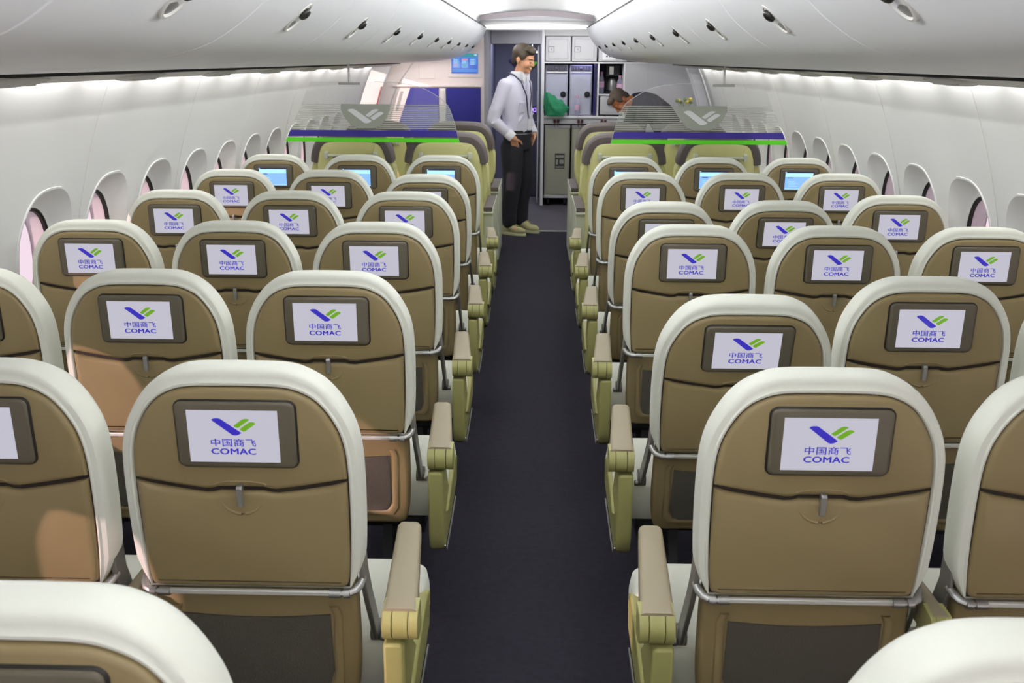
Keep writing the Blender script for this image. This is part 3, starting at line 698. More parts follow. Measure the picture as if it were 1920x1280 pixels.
def panel(x0, x1, x2, lab):
    m = MB(); o_ = [(x0, 1.385), (x1, 1.385), (x1, 0.75), (x2, 0.75)]
    c = (sum(p[0] for p in o_) / 4, sum(p[1] for p in o_) / 4)
    m.loft([[(c[0] + (x - c[0]) * k, yy, c[1] + (z - c[1]) * k) for x, z in o_] for k, yy in ((1, YP + 0.001), (1, YP - 0.012), (0.97, YP - 0.02))])
    tag(obj('blue_panel', m, NAVY, bevel=0.004), lab, 'panel', 'navy upholstered panels on the partition')
panel(-1.0, -0.615, -1.0, 'square navy upholstered panel below the wall screen, next to the doorway')
panel(-1.40, -1.085, -1.63, 'slant-edged navy upholstered panel beyond the white handset, away from the doorway')
t = thing('wall_handset', 'white handset in a slim cradle between the two navy panels', 'handset', (-1.042, YP, 1.24), 0)
m = MB(); m.prism([(-0.032, 0.14), (0.032, 0.14), (0.040, 0.05), (0.035, -0.08), (0.026, -0.30), (-0.026, -0.30), (-0.035, -0.08), (-0.040, 0.05)], 'y', -0.03, 0.0); obj('cradle', m, GALW, t, bevel=0.008)
m = MB(); m.prism([(-0.017, 0.12), (0.017, 0.12), (0.021, 0.05), (0.018, -0.06), (0.016, -0.09), (-0.016, -0.09), (-0.018, -0.06), (-0.021, 0.05)], 'y', -0.048, -0.03); obj('receiver', m, PARTN, t, bevel=0.006)
lamp('partition_fill', 'AREA', (-1.15, 10.72, 1.63), 2.2, (1.0, 0.94, 0.92), direction=(0, 0.45, -1), size=0.8, sizey=0.05)  # added fill light to brighten the partition, stands for no fixture
# left entry door in the side wall, ajar with daylight behind it
m = MB(); zs = [1.8 * i / 16 for i in range(17)]
m.prism([(-(xw(z) - 0.0), z) for z in zs] + [(-1.99, 1.8), (-1.99, 0.0)], 'y', 10.20, 10.33)
m.prism([(-(xw(z) - 0.10), z) for z in zs] + [(-1.99, 1.8), (-1.99, 0.0)], 'y', 10.92, 11.048)
m.prism([(-(xw(z) - 0.03), z) for z in zs if z > 1.6] + [(-1.99, 1.8), (-1.99, 1.62)], 'y', 10.33, 10.92); struct('door_1', m, WALL, bevel=0.01)
m = MB(); m.prism([(-1.772, 1.18), (-1.757, 1.18), (-1.690, 1.40), (-1.705, 1.40)], 'y', 10.885, 10.90); s_ = tag(obj('door_strap', m, REDS), 'red strap beside the bright entry door', 'strap')
# doorway to the dark corridor
m = MB()
m.box((-0.575, 11.05, 0.0), (-0.525, YG + 0.1, 2.02)); m.box((-0.525, YG - 0.05, 1.862), (0.06, YG + 0.06, 2.02)); struct('door_2', m, DOORG, bevel=0.008)
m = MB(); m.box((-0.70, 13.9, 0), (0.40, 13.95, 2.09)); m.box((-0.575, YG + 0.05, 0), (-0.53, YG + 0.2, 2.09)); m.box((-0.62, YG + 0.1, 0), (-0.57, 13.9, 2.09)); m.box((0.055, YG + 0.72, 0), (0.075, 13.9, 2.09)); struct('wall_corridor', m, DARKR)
t = thing('corridor_screen', 'dark display with a glowing violet symbol in the corridor behind the standing man', 'screen', (-0.03, 12.2, 1.08), 0)
m = MB(); m.box((-0.045, 0, -0.12), (0.05, 0.04, 0.07)); obj('casing', m, GALD, t, bevel=0.004)
m = MB(); m.box((-0.03, -0.002, -0.03), (0.042, 0.0, 0.05)); obj('display', m, MEND, t)
m = MB()
for a, b_ in (((-0.024, 0.0), (0.0, 0.035)), ((0.0, -0.01), (0.035, 0.0)), ((0.006, 0.03), (0.035, 0.04)), ((0.028, 0.0), (0.036, 0.034)), ((0.0, -0.002), (0.006, 0.03))): m.box((a[0], -0.004, a[1]), (b_[0], -0.002, b_[1]))
obj('symbol', m, mat('violet_glow', (170, 130, 255), 0.3, emit=1.6), t)
m = MB(); m.box((-0.055, 12.45, 1.0), (-0.045, 12.75, 0.0)) if False else None; m.box((-0.06, 12.4, 0.0), (0.05, 12.7, 0.94)); tag(obj('corridor_cabinet', m, GALD, bevel=0.01), 'dark low cabinet under the violet display in the corridor', 'cabinet')
t = thing('glass_column', 'tall narrow glass-edged door folded open at the right of the doorway', 'door', (0.028, YG + 0.10, 0), 0)
m = MB(); m.box((-0.012, 0, 0.02), (0.012, 0.03, 1.85)); obj('door_leaf', m, DOORG, t, bevel=0.003)
m = MB(); m.box((-0.003, -0.006, 0.06), (0.004, 0.0, 1.85)); obj('edge_profile', m, GALW, t)
m = MB(); m.tube([(-0.014, -0.03, 1.08), (-0.014, -0.03, 1.34)], 0.007, 8); m.box((-0.018, -0.03, 1.10), (-0.010, 0.0, 1.115)); m.box((-0.018, -0.03, 1.31), (-0.010, 0.0, 1.325)); obj('door_handle', m, CHROME, t)
m = MB()
for poly, mi in ((LOGO_B, 0), (LOGO_G1, 1), (LOGO_G2, 1)): m.prism([(x * 4.6, t_ * 4.6) for x, t_ in poly], 'y', -0.01, 0.0, mi)
tag(obj('corridor_sign', m, [mat('sign_blue', (42, 34, 150), 0.4, emit=0.25), mat('sign_green', (86, 178, 24), 0.4, emit=0.6)], loc=(-0.19, 13.85, 1.50)), 'blue and green wing-shaped sign behind the standing man’s head', 'sign')
m = MB(); m.tube([(-0.09, 13.6, 1.79), (0.04, 13.6, 1.79)], 0.013, 8); m.box((-0.06, 13.59, 1.79), (-0.05, 13.61, 2.09)); tag(obj('tube_light', m, LED), 'short bright tube light in the corridor beyond the standing man’s face', 'light')
lamp('corridor_lamp', 'AREA', (-0.2, 12.6, 2.05), 14.0, (0.8, 0.82, 1.0), direction=(0, 0, -1), size=0.4, sizey=0.8)

# ---------------------------------------------------------------- galley on the right
G0, G1 = 0.062, 1.30
def gal(name, mt, bev, *boxes):
    m = MB()
    for p, q_ in boxes: m.box((p[0], p[1] + YG, p[2]), (q_[0], q_[1] + YG, q_[2]))
    return struct(name, m, mt, None, bev)
gal('trim_80', GALW, 0.004, ((G0, 0, 0), (G0 + 0.035, 0.70, 2.03)))
gal('trim_81', GALG, 0.003, ((G0 + 0.036, 0.005, 1.955), (G1, 0.60, 2.085)))
gal('trim_82', GALW, 0.003, ((G0 + 0.036, 0.0, 1.651), (G1, 0.60, 1.668)))
gal('trim_83', GALW, 0.002, ((0.718, 0.0, 1.060), (0.735, 0.60, 1.65)))
gal('trim_84', GALW, 0.002, ((0.736, 0.02, 1.292), (1.018, 0.60, 1.307)))
gal('trim_85', GALW, 0.002, ((1.02, 0, 1.060), (1.036, 0.6, 1.65)))
gal('trim_86', GALG, 0.002, ((1.037, 0.0, 1.060), (G1, 0.03, 1.65)))
gal('trim_87', GALW, 0.002, ((0.735, 0.0, 0.0), (0.752, 0.60, 0.963)))
gal('wall_galley', GALD, 0, ((G0 + 0.02, 0.66, 0), (G1, 0.70, 2.05)), ((G1, 0, 0), (G1 + 0.04, 0.7, 2.05)))
t = thing('galley_worktop', 'long white galley worktop carrying the ovens, green bag and bottle', 'worktop', (0, YG, 0), 0)
m = MB(); m.box((G0 + 0.036, -0.012, 1.030), (G1 - 0.001, 0.655, 1.058)); obj('countertop', m, GALW, t, bevel=0.004)
m = MB(); m.box((G0 + 0.036, 0.0, 0.965), (G1 - 0.001, 0.02, 1.030)); obj('fascia', m, GALG, t, bevel=0.002)
for i, px in enumerate((0.225, 0.265, 0.505, 0.545, 0.78, 0.82)):
    m = MB(); m.lathe([(0.012, -0.02), (0.016, -0.01), (0.016, 0.01), (0.006, 0.02)], (px, -0.015, 1.0), 10); m.box((px - 0.004, -0.02, 0.93), (px + 0.004, -0.012, 0.99))
    obj('turn_latch', m, mat('latch_maroon', (90, 50, 55), 0.5), t)
for i, (xa, xb) in enumerate(((0.108, 0.398), (0.412, 0.700))):
    c = tag(obj('galley_locker', (lambda mm: mm.box((xa, YG - 0.014, 1.675), (xb, YG + 0.5, 1.950)))(MB()), GALG, bevel=0.004), ('grey locker above the green bag, next to the doorway post', 'grey locker above the lilac-lit oven')[i], 'locker', 'lockers along the top of the galley')
    m = MB(); o_ = rrect((xb - xa) / 2 - 0.03, 0.112, 0.02, 4, (xa + xb) / 2, 1.8125)
    m.loft([[(x, YG - 0.0145, z) for x, z in offset(o_, 0.004)], [(x, YG - 0.018, z) for x, z in o_], [(x, YG - 0.018, z) for x, z in offset(o_, -0.006)], [(x, YG - 0.0145, z) for x, z in offset(o_, -0.010)]], 0, (False, False)); obj('door_moulding', m, GALG, c)
    m = MB(); m.box((xa + 0.028, YG - 0.018, 1.775), (xa + 0.098, YG - 0.014, 1.838), 0); m.box((xa + 0.032, YG - 0.021, 1.779), (xa + 0.094, YG - 0.017, 1.834), 1); m.box((xa + 0.064, YG - 0.024, 1.798), (xa + 0.069, YG - 0.02, 1.816), 0); obj('latch_plate', m, [DMET, GALG], c)
    m = MB(); m.box((xa + 0.036, YG - 0.0165, 1.728), (xa + 0.066, YG - 0.014, 1.750)); obj('label_plate', m, PSUD, c)
t = thing('control_panel', 'grey switch panel with two rows of dark knobs above the coffee maker', 'panel', (0.85, YG, 1.80), 0)
m = MB(); m.box((-0.13, -0.01, -0.125), (0.20, 0.5, 0.15)); obj('back_plate', m, GALG, t, bevel=0.003)
m = MB(); m.box((-0.085, -0.016, -0.11), (0.07, -0.009, -0.01)); m.box((-0.085, -0.016, 0.005), (0.07, -0.009, 0.10)); obj('switch_plate', m, GALW, t, bevel=0.003)
for j in range(3):
    m = MB(); m.ell((-0.035 + 0.034 * j, -0.019, -0.068), (0.009, 0.006, 0.009), 0, 10, 6); obj('knob', m, RUBBER, t)
    m = MB(); m.ell((-0.035 + 0.034 * j, -0.018, -0.032), (0.005, 0.004, 0.005), 0, 10, 6); obj('indicator', m, DMET, t)
    m = MB(); m.ell((-0.035 + 0.034 * j, -0.019, 0.03), (0.009, 0.006, 0.009), 0, 10, 6); obj('knob', m, RUBBER, t)
for i, (xa, xb) in enumerate(((0.112, 0.372), (0.396, 0.655))):
    t = thing('oven', ('tall grey galley oven behind the green bag', 'tall grey galley oven lit lilac, behind the single water bottle')[i], 'oven', (xa, YG + 0.06, 1.058), 0, 'galley ovens'); w = xb - xa
    m = MB(); m.box((0, 0, 0), (w, 0.5, 0.575)); obj('casing', m, OVEN, t, bevel=0.005)
    m = MB(); m.box((0.01, -0.012, 0.01), (w - 0.01, 0.0, 0.485)); obj('oven_door', m, OVEN, t, bevel=0.005)
    m = MB(); m.box((0.008, -0.01, 0.508), (w - 0.008, 0, 0.568), 0)
    for j in range(6): m.box((0.045 + j * 0.031, -0.014, 0.516), (0.062 + j * 0.031, -0.01, 0.56), 1)
    m.ell((w / 2, -0.014, 0.538), (0.018, 0.008, 0.018), 1, 12, 6); m.box((0.012, -0.016, 0.512), (0.03, -0.01, 0.562), 1); m.box((w - 0.03, -0.016, 0.512), (w - 0.012, -0.01, 0.562), 1); obj('control_strip', m, [DMET, GALD], t)
    m = MB(); m.tube([(0.012, -0.03, 0.492), (w - 0.012, -0.03, 0.492)], 0.007, 8); m.box((0.014, -0.03, 0.486), (0.022, 0, 0.498)); m.box((w - 0.022, -0.03, 0.486), (w - 0.014, 0, 0.498)); obj('door_handle', m, STEEL, t)
    m = MB(); m.lathe([(0.034, 0), (0.034, 0.012), (0.026, 0.018)], (0, 0, 0), 20); m.box((-0.006, -0.028, 0.016), (0.006, 0.028, 0.026)); o = obj('turn_knob', m, RUBBER, t, loc=(w * 0.80, -0.012, 0.245), rot=(R(90), 0, 0))
lamp('galley_lilac_lamp', 'AREA', (0.56, YG + 0.02, 1.642), 0.35, (0.55, 0.5, 1.0), direction=(0, 0.25, -1), size=0.25, sizey=0.03)
m = MB(); m.box((0.675, YG + 0.02, 1.06), (0.700, YG + 0.05, 1.65)); tag(obj('light_panel', m, mat('violet_edge_glow', (70, 60, 190), 0.4, emit=0.14)), 'narrow violet-lit strip between the second oven and the coffee niche', 'light')
t = thing('coffee_maker', 'black coffee maker with steel pot in the niche over the bending man’s head', 'coffee maker', (0.915, YG + 0.22, 1.308), 0)
m = MB(); m.box((-0.085, 0, 0), (0.075, 0.2, 0.03)); m.box((-0.085, 0.10, 0.03), (0.075, 0.2, 0.33)); m.box((-0.085, -0.02, 0.20), (0.075, 0.10, 0.33)); obj('housing', m, RUBBER, t, bevel=0.008)
m = MB(); m.lathe([(0.045, 0.035), (0.05, 0.06), (0.05, 0.13), (0.035, 0.165), (0.03, 0.17)], (-0.01, 0.045, 0), 18); obj('pot', m, STEEL, t)
m = MB(); m.box((-0.05, -0.024, 0.22), (0.0, -0.02, 0.31)); obj('steel_front', m, CHROME, t)
def bottle(loc, lab, h=0.20, r=0.028, capm=BOTCAP):
    t = thing('water_bottle', lab, 'bottle', loc, 0, 'plastic water bottles in the galley')
    m = MB(); m.lathe([(r * 0.9, 0), (r, 0.01), (r, 0.045), (r * 0.93, 0.055), (r, 0.065), (r, h * 0.62), (r * 0.8, h * 0.75), (r * 0.42, h * 0.88), (r * 0.42, h)], n=18); obj('body', m, BOTTLE, t)
    m = MB(); m.lathe([(r * 0.5, h * 0.94), (r * 0.5, h * 1.04), (r * 0.4, h * 1.05)], n=14); obj('cap', m, capm, t)
    m = MB(); m.lathe([(r * 1.02, h * 0.30), (r * 1.02, h * 0.58)], n=18); obj('wrapper', m, mat('bottle_wrapper', (210, 170, 195), 0.5), t)
bottle((0.485, YG + 0.0, 1.058), 'single clear water bottle with pink wrapper standing on the worktop', 0.22)
bottle((0.778, YG + 0.20, 1.308), 'clear water bottle standing in the niche beside the coffee maker', 0.24, 0.03)
bottle((0.985, YG + 0.10, 1.308), 'squat clear bottle at the end of the niche in front of the coffee maker', 0.20, 0.035)
m = MB(); m.box((0.755, YG - 0.012, 1.075), (1.01, YG + 0.5, 1.285)); o = tag(obj('drawer_unit', m, GALG, bevel=0.004), 'grey drawer in the galley below the coffee maker niche', 'drawer')
m = MB(); m.tube([(0.85, YG - 0.014, 1.19), (0.85, YG - 0.034, 1.19), (0.92, YG - 0.034, 1.19), (0.92, YG - 0.014, 1.19)], 0.005, 6); obj('drawer_handle', m, DMET, o)
m = MB(); m.box((0.775, YG - 0.015, 1.095), (0.99, YG - 0.011, 1.265)); obj('drawer_front', m, GALG, o, bevel=0.004)
# crumpled green plastic bag
m = MB(); m.ell((0, 0, 0), (0.14, 0.075, 0.11), 0, 48, 30)
nvv = []
for (x, y, z) in m.v:
    p = Vector((x, y, z)); k = 1 + 0.35 * noise.noise(p * 14) + 0.16 * noise.noise(p * 38)
    p = Vector((p.x * k, p.y * k, p.z * k)); p.z += max(0, -p.x) * 0.75 * max(0, p.z + 0.06) / 0.12 - max(0, p.x) * 0.35 * max(0, p.z) / 0.1
    p.z = max(p.z, -0.085); nvv.append(tuple(p))
m.v = nvv; tag(obj('plastic_bag', m, GREENBAG, loc=(0.245, YG + 0.06 - 0.105, 1.058 + 0.086)), 'crumpled green plastic bag lying on the galley worktop', 'bag')
# trolleys
for i, (xa, xb) in enumerate(((0.112, 0.412), (0.432, 0.725), (0.765, 1.06))):
    t = thing('galley_trolley', ('grey meal trolley under the green bag, fully in view', 'grey meal trolley under the second oven, half hidden by seats', 'grey meal trolley below the drawer, behind the right business seats')[i], 'trolley', (xa, YG + 0.03, 0), 0, 'meal trolleys under the worktop'); w = xb - xa
    m = MB(); m.box((0, 0.012, 0.10), (w, 0.6, 0.945)); obj('body', m, CART, t, bevel=0.006)
    m = MB(); m.box((0.014, 0, 0.13), (w - 0.014, 0.012, 0.915)); d = obj('trolley_door', m, CART, t, bevel=0.004)
    m = MB(); m.box((w * 0.42, -0.004, 0.44), (w * 0.80, 0.0, 0.62), 0); m.box((w * 0.45, -0.008, 0.57), (w * 0.77, -0.003, 0.60), 1); m.box((w * 0.45, -0.008, 0.452), (w * 0.77, -0.003, 0.468), 1); m.box((w * 0.60, -0.014, 0.50), (w * 0.77, -0.004, 0.545), 1); m.box((w * 0.46, -0.007, 0.49), (w * 0.54, -0.003, 0.55), 1); obj('latch_recess', m, [DMET, STEEL], d)
    m = MB(); m.box((-0.004, -0.004, 0.09), (w + 0.004, 0.02, 0.125)); m.box((-0.004, -0.004, 0.915), (w + 0.004, 0.02, 0.95)); obj('bumper', m, GALG, t, bevel=0.004)
    for cx in (0.05, w - 0.05):
        for cy in (0.05, 0.52):
            m = MB(); m.tube([(cx - 0.012, cy, 0.042), (cx + 0.012, cy, 0.042)], 0.042, 14); m.box((cx - 0.02, cy - 0.015, 0.06), (cx + 0.02, cy + 0.015, 0.10)); obj('caster', m, RUBBER, t)
# right entry door lining between the wall and the galley
zs = [1.8 * i / 14 for i in range(15)]
m = MB(); m.loft([[(xw(z), y, z) for z in zs] for y in (10.20, 11.6)], 0, (False, False), closed=False); m.box((1.30, 11.58, 0), (2.0, 11.63, 2.09))
struct('door_3', m, GALG)
for i, y in enumerate((10.42, 11.30)):
    m = MB(); m.loft([[(xw(z) - dx, y + dy, z) for z in zs] for dx, dy in ((0, -0.03), (0.012, -0.024), (0.012, 0.024), (0, 0.03))], 0, (False, False), closed=False); struct('trim_%d' % (70 + i), m, WALL)
m = MB(); zs = [0.95 + 0.6 * i / 10 for i in range(11)]; m.loft([[(xw(z) - 0.004, y, z) for z in zs] for y in (10.55, 11.2)], 0, (False, False), closed=False); struct('door_panel', m, GALW, bpy.data.objects['door_3'])
lamp('door_lining_fill', 'AREA', (1.25, 10.9, 1.62), 1.5, (1, 1, 1), direction=(0.6, 0, -0.7), size=0.1, sizey=0.8)  # extra fill put in to lift the dark door lining, not a cabin lamp
# small flower arrangement by the right wall
t = thing('flower_arrangement', 'yellow flowers in a small vase on the ledge behind the right glass divider', 'flowers', (1.50, 10.05, 1.05), 0)
m = MB(); m.lathe([(0.025, 0), (0.035, 0.03), (0.02, 0.09), (0.024, 0.10)], n=14); obj('vase', m, GALW, t)
m = MB()
for a in range(7): m.tube([(0, 0, 0.08), (0.03 * math.cos(a), 0.03 * math.sin(a), 0.16), (0.07 * math.cos(a * 2.4), 0.05 * math.sin(a * 2.4), 0.23 + 0.015 * (a % 3))], 0.003, 5)
obj('stem', m, LEAFG, t)
for a in range(7):
    m = MB(); m.ell((0.07 * math.cos(a * 2.4), 0.05 * math.sin(a * 2.4), 0.235 + 0.015 * (a % 3)), (0.022, 0.022, 0.018), 0, 10, 7); obj('flower_head', m, YELLOW if a % 2 else LEAFG, t)
m = MB(); m.box((1.38, 9.95, 0.0), (1.62, 10.15, 1.05)); tag(obj('ledge_cabinet', m, GALG, bevel=0.01), 'narrow grey cabinet by the right wall carrying the flowers', 'cabinet')

# ---------------------------------------------------------------- people
def capsule(m, p0, r0, p1, r1, n=14, flat=None):
    p0, p1 = Vector(p0), Vector(p1); ax = p1 - p0; L = ax.length; t = ax.normalized()
    ref = Vector((0, 0, 1)) if abs(t.z) < 0.9 else Vector((0, 1, 0)); a = t.cross(ref).normalized(); b = t.cross(a); rings = []
    for i in range(5):
        th = R(-88 + 88 * i / 4); rings.append((p0 + t * (r0 * math.sin(th)), r0 * math.cos(th)))
    for i in range(1, 4): rings.append((p0 + ax * (i / 4), r0 + (r1 - r0) * i / 4))
    for i in range(5):
        th = R(88 * i / 4); rings.append((p1 + t * (r1 * math.sin(th)), r1 * math.cos(th)))
    m.loft([[c + (a * math.cos(2 * math.pi * k / n) + b * math.sin(2 * math.pi * k / n)) * r for k in range(n)] for c, r in rings])
def chain(m, pts):
    for (p0, r0), (p1, r1) in zip(pts, pts[1:]): capsule(m, p0, r0, p1, r1)
def blob(name, m, mt, parent=None, voxel=0.01, smooth=6, **k):
    me = bpy.data.meshes.new(name); me.from_pydata(m.v, [], m.f); me.update(); me.materials.append(mt)
    bm = bmesh.new(); bm.from_mesh(me); bmesh.ops.recalc_face_normals(bm, faces=bm.faces); bm.to_mesh(me); bm.free()
    o = bpy.data.objects.new(name, me); COL.objects.link(o)
    if parent: o.parent = parent
    r = o.modifiers.new('remesh', 'REMESH'); r.mode = 'VOXEL'; r.voxel_size = voxel; r.use_smooth_shade = True
    if smooth:
        s_ = o.modifiers.new('smooth', 'SMOOTH'); s_.iterations = smooth; s_.factor = 0.5
    return o
def hand(m, wrist, d, side, nrm, s=1.0, curl=0.5):
    """palm, four unequal fingers and a thumb; d = direction of the fingers, side = towards the thumb, nrm = out of the back of the hand"""
    w, d, sd, nr = Vector(wrist), Vector(d).normalized(), Vector(side).normalized(), Vector(nrm).normalized()
    for k in (-0.027, -0.009, 0.009, 0.027): capsule(m, w + sd * k * 0.7 * s, 0.016 * s, w + d * 0.085 * s + sd * k * s, 0.0125 * s, 10)
    for k, L in ((-0.030, 0.060), (-0.010, 0.075), (0.010, 0.080), (0.030, 0.070)):
        p = w + d * 0.088 * s + sd * k * s; dd = d
        for j, f in enumerate((0.45, 0.32, 0.23)):
            dd = (dd - nr * curl * (0.35 + 0.3 * j)).normalized(); q = p + dd * L * f * s; capsule(m, p, (0.0098 - 0.001 * j) * s, q, (0.009 - 0.001 * j) * s, 8); p = q
    p = w + d * 0.02 * s + sd * 0.026 * s; q = p + (d * 0.6 + sd * 0.7 - nr * 0.2) * 0.045 * s; capsule(m, p, 0.014 * s, q, 0.011 * s, 8); capsule(m, q, 0.011 * s, q + (d * 0.9 + sd * 0.25 - nr * 0.3) * 0.042 * s, 0.008 * s, 8)
def head(m, c, q, s=1.0):
    """skull, jaw, nose, brow, lips, ears: local -Y is the face"""
    T = lambda p: Vector(c) + q @ (Vector(p) * s)
    def e(p, r): m.ell(T(p), [k * s for k in r], 0, 20, 14, q)
    e((0, 0.012, 0.045), (0.076, 0.096, 0.088)); e((0, -0.020, -0.015), (0.063, 0.070, 0.085)); e((0, -0.036, -0.068), (0.044, 0.046, 0.034)); e((0.0, -0.068, 0.028), (0.050, 0.022, 0.014))
    capsule(m, T((0, -0.086, 0.016)), 0.0085 * s, T((0, -0.1025, -0.020)), 0.0115 * s); e((0, -0.084, -0.049), (0.022, 0.011, 0.0055)); e((0, -0.081, -0.060), (0.018, 0.011, 0.006)); e((0, -0.072, -0.086), (0.019, 0.016, 0.015))
    for k in (-1, 1):
        e((k * 0.033, -0.046, -0.022), (0.031, 0.036, 0.036)); e((k * 0.076, 0.016, -0.002), (0.009, 0.018, 0.030)); e((k * 0.010, -0.093, -0.024), (0.008, 0.009, 0.007)); e((k * 0.031, -0.074, 0.007), (0.016, 0.012, 0.010))
# standing man: local frame faces -Y, then turned towards the doorway
ROT = R(58); root = thing('person', 'man standing in the aisle in pale shirt, dark trousers and sand shoes, hands in pockets', 'person', (-0.185, 9.68, 0), ROT)
b = MB()
hq = Matrix.Rotation(R(10), 3, 'Z') @ Matrix.Rotation(R(14), 3, 'X')
HC = Vector((0.0, -0.075, 1.685)); head(b, HC, hq, 1.08)
capsule(b, (0, 0.0, 1.46), 0.062, (0, -0.055, 1.62), 0.056)
capsule(b, (0, 0.0, 1.30), 0.09, (0, 0.0, 0.96), 0.09); capsule(b, (-0.11, 0.01, 1.40), 0.05, (0.11, 0.01, 1.40), 0.05)
RS, RE, RW = Vector((-0.180, 0.02, 1.455)), Vector((-0.285, 0.09, 1.135)), Vector((-0.182, -0.085, 0.960))
LS, LE, LW = Vector((0.180, 0.02, 1.455)), Vector((0.27, 0.06, 1.14)), Vector((0.182, -0.09, 0.970))
for s_, e_, w_ in ((RS, RE, RW), (LS, LE, LW)): chain(b, [(s_ + Vector((0, 0, -0.02)), 0.045), (e_, 0.042), (w_, 0.030)])
hand(b, RW, (0.42, 0.10, -0.90), (0.45, -0.85, 0.2), (-0.88, -0.40, -0.2), 1.0, 0.25)
hand(b, LW, (-0.42, 0.10, -0.90), (-0.45, -0.85, 0.2), (0.88, -0.40, -0.2), 1.0, 0.25)
for k in (-1, 1): chain(b, [((k * 0.075, 0.0, 0.90), 0.075), ((k * 0.095, -0.012, 0.50), 0.052), ((k * 0.10, 0.03, 0.09), 0.036), ((k * 0.11, -0.07, 0.055), 0.036)])
body = blob('body', b, SKIN, root, 0.0045, 5)
h = MB(); T = lambda p: HC + hq @ Vector(p)
h.ell(T((0, 0.022, 0.066)), (0.090, 0.108, 0.092), 0, 24, 16, hq); h.ell(T((0, -0.042, 0.108)), (0.080, 0.062, 0.040), 0, 20, 12, hq); h.ell(T((-0.012, -0.074, 0.094)), (0.062, 0.030, 0.024), 0, 20, 12, hq)
h.ell(T((0, 0.075, 0.005)), (0.066, 0.045, 0.070), 0, 20, 12, hq)
for k in (-1, 1): h.ell(T((k * 0.080, -0.012, 0.044)), (0.014, 0.038, 0.042), 0, 12, 8, hq)
blob('hair', h, HAIR, root, 0.007, 2)
for k in (-1, 1):
    e = MB(); e.ell(T((k * 0.034, -0.0915, 0.0025)), (0.013, 0.005, 0.0024), 0, 12, 8, hq); obj('eye', e, DARKEYE, root)
    e = MB(); e.tube([T((k * 0.014, -0.0955, 0.031)), T((k * 0.034, -0.0945, 0.035)), T((k * 0.054, -0.0785, 0.030))], [0.0028, 0.0034, 0.0022], 6); obj('eyebrow', e, HAIR, root)
sh = MB()
def oval(z, rx, ry, cy=0.0, cx=0.0, n=28): return [(cx + rx * math.cos(2 * math.pi * k / n), cy + ry * math.sin(2 * math.pi * k / n), z) for k in range(n)]
sh.loft([oval(0.985, 0.165, 0.122, -0.012), oval(1.03, 0.170, 0.128, -0.014), oval(1.10, 0.176, 0.132, -0.012), oval(1.22, 0.184, 0.130, 0.0), oval(1.36, 0.192, 0.128, 0.008), oval(1.455, 0.186, 0.114, 0.015), oval(1.515, 0.135, 0.092, 0.010), oval(1.55, 0.074, 0.074, -0.006)])
for s_, e_, w_ in ((RS, RE, RW), (LS, LE, LW)): chain(sh, [(s_ + Vector((0, 0, -0.005)), 0.072), (s_.lerp(e_, 0.5), 0.066), (e_, 0.060), (e_.lerp(w_, 0.5), 0.052), (e_.lerp(w_, 0.80), 0.045)])
for k in range(10):                                # soft folds across the elbow and waist
    a = k * 0.7; sh.tube([(0.16 * math.cos(a), -0.012 + 0.125 * math.sin(a), 1.01 + 0.012 * (k % 3)), (0.17 * math.cos(a + 0.3), -0.012 + 0.130 * math.sin(a + 0.3), 1.05 + 0.02 * (k % 2)), (0.168 * math.cos(a + 0.55), -0.01 + 0.128 * math.sin(a + 0.55), 1.06 + 0.03 * (k % 3))], 0.010, 6)
for s_, e_ in ((RS, RE), (LS, LE)):
    for j in range(4):
        c_ = s_.lerp(e_, 0.72 + 0.13 * j); q_ = (e_ - s_).to_track_quat('Z', 'Y')
        sh.tube([c_ + q_ @ Vector((0.060 * math.cos(a_), 0.060 * math.sin(a_), 0.022 * math.sin(a_ * 1.5 + j))) for a_ in [j * 1.3 + 0.35 * i for i in range(9)]], 0.009, 6)
for j in range(5): sh.tube([(-0.15 + 0.05 * j, -0.118, 1.10 + 0.03 * (j % 2)), (-0.10 + 0.05 * j, -0.131, 1.16 + 0.03 * (j % 3)), (-0.04 + 0.04 * j, -0.128, 1.20 + 0.04 * (j % 2))], 0.007, 6)
blob('shirt', sh, SHIRT, root, 0.010, 4)
c = MB(); c.loft([[(r * 1.02 * math.cos(2 * math.pi * k / 24 + 0.1), cy + r * math.sin(2 * math.pi * k / 24 + 0.1), z) for k in range(24)] for r, z, cy in ((0.084, 1.525, -0.008), (0.078, 1.572, -0.018), (0.070, 1.585, -0.022), (0.066, 1.56, -0.018))], 0, (False, False))
for k in (-1, 1): c.prism([(k * 0.004, 1.535), (k * 0.062, 1.580), (k * 0.060, 1.505), (k * 0.028, 1.470)], 'y', -0.110, -0.088)
obj('collar', c, SHIRTW, root)
for w_, e_ in ((RW, RE), (LW, LE)):
    c = MB(); d = (w_ - e_).normalized(); c.tube([w_ - d * 0.085, w_ - d * 0.06, w_ - d * 0.012, w_ - d * 0.008], [0.046, 0.050, 0.048, 0.042], 18); obj('cuff', c, SHIRTW, root)
p = MB(); p.box((-0.135, -0.142, 1.285), (-0.055, -0.118, 1.30)); p.box((-0.132, -0.138, 1.20), (-0.058, -0.112, 1.29)); obj('shirt_pocket', p, SHIRTW if False else SHIRT, root, bevel=0.006)
l = MB()
for k in (-1, 1): l.tube([(k * 0.078, 0.05, 1.570), (k * 0.092, -0.03, 1.550), (k * 0.078, -0.100, 1.490), (k * 0.045, -0.140, 1.36), (0.005 * k, -0.142, 1.14)], 0.006, 6)
obj('lanyard', l, LANY, root)
l = MB(); l.box((-0.014, -0.146, 1.03), (0.014, -0.120, 1.47)); obj('placket', l, SHIRT, root, bevel=0.004)
l = MB(); l.box((-0.03, -0.158, 1.03), (0.03, -0.152, 1.135)); obj('badge', l, SHIRTW, root, bevel=0.002)
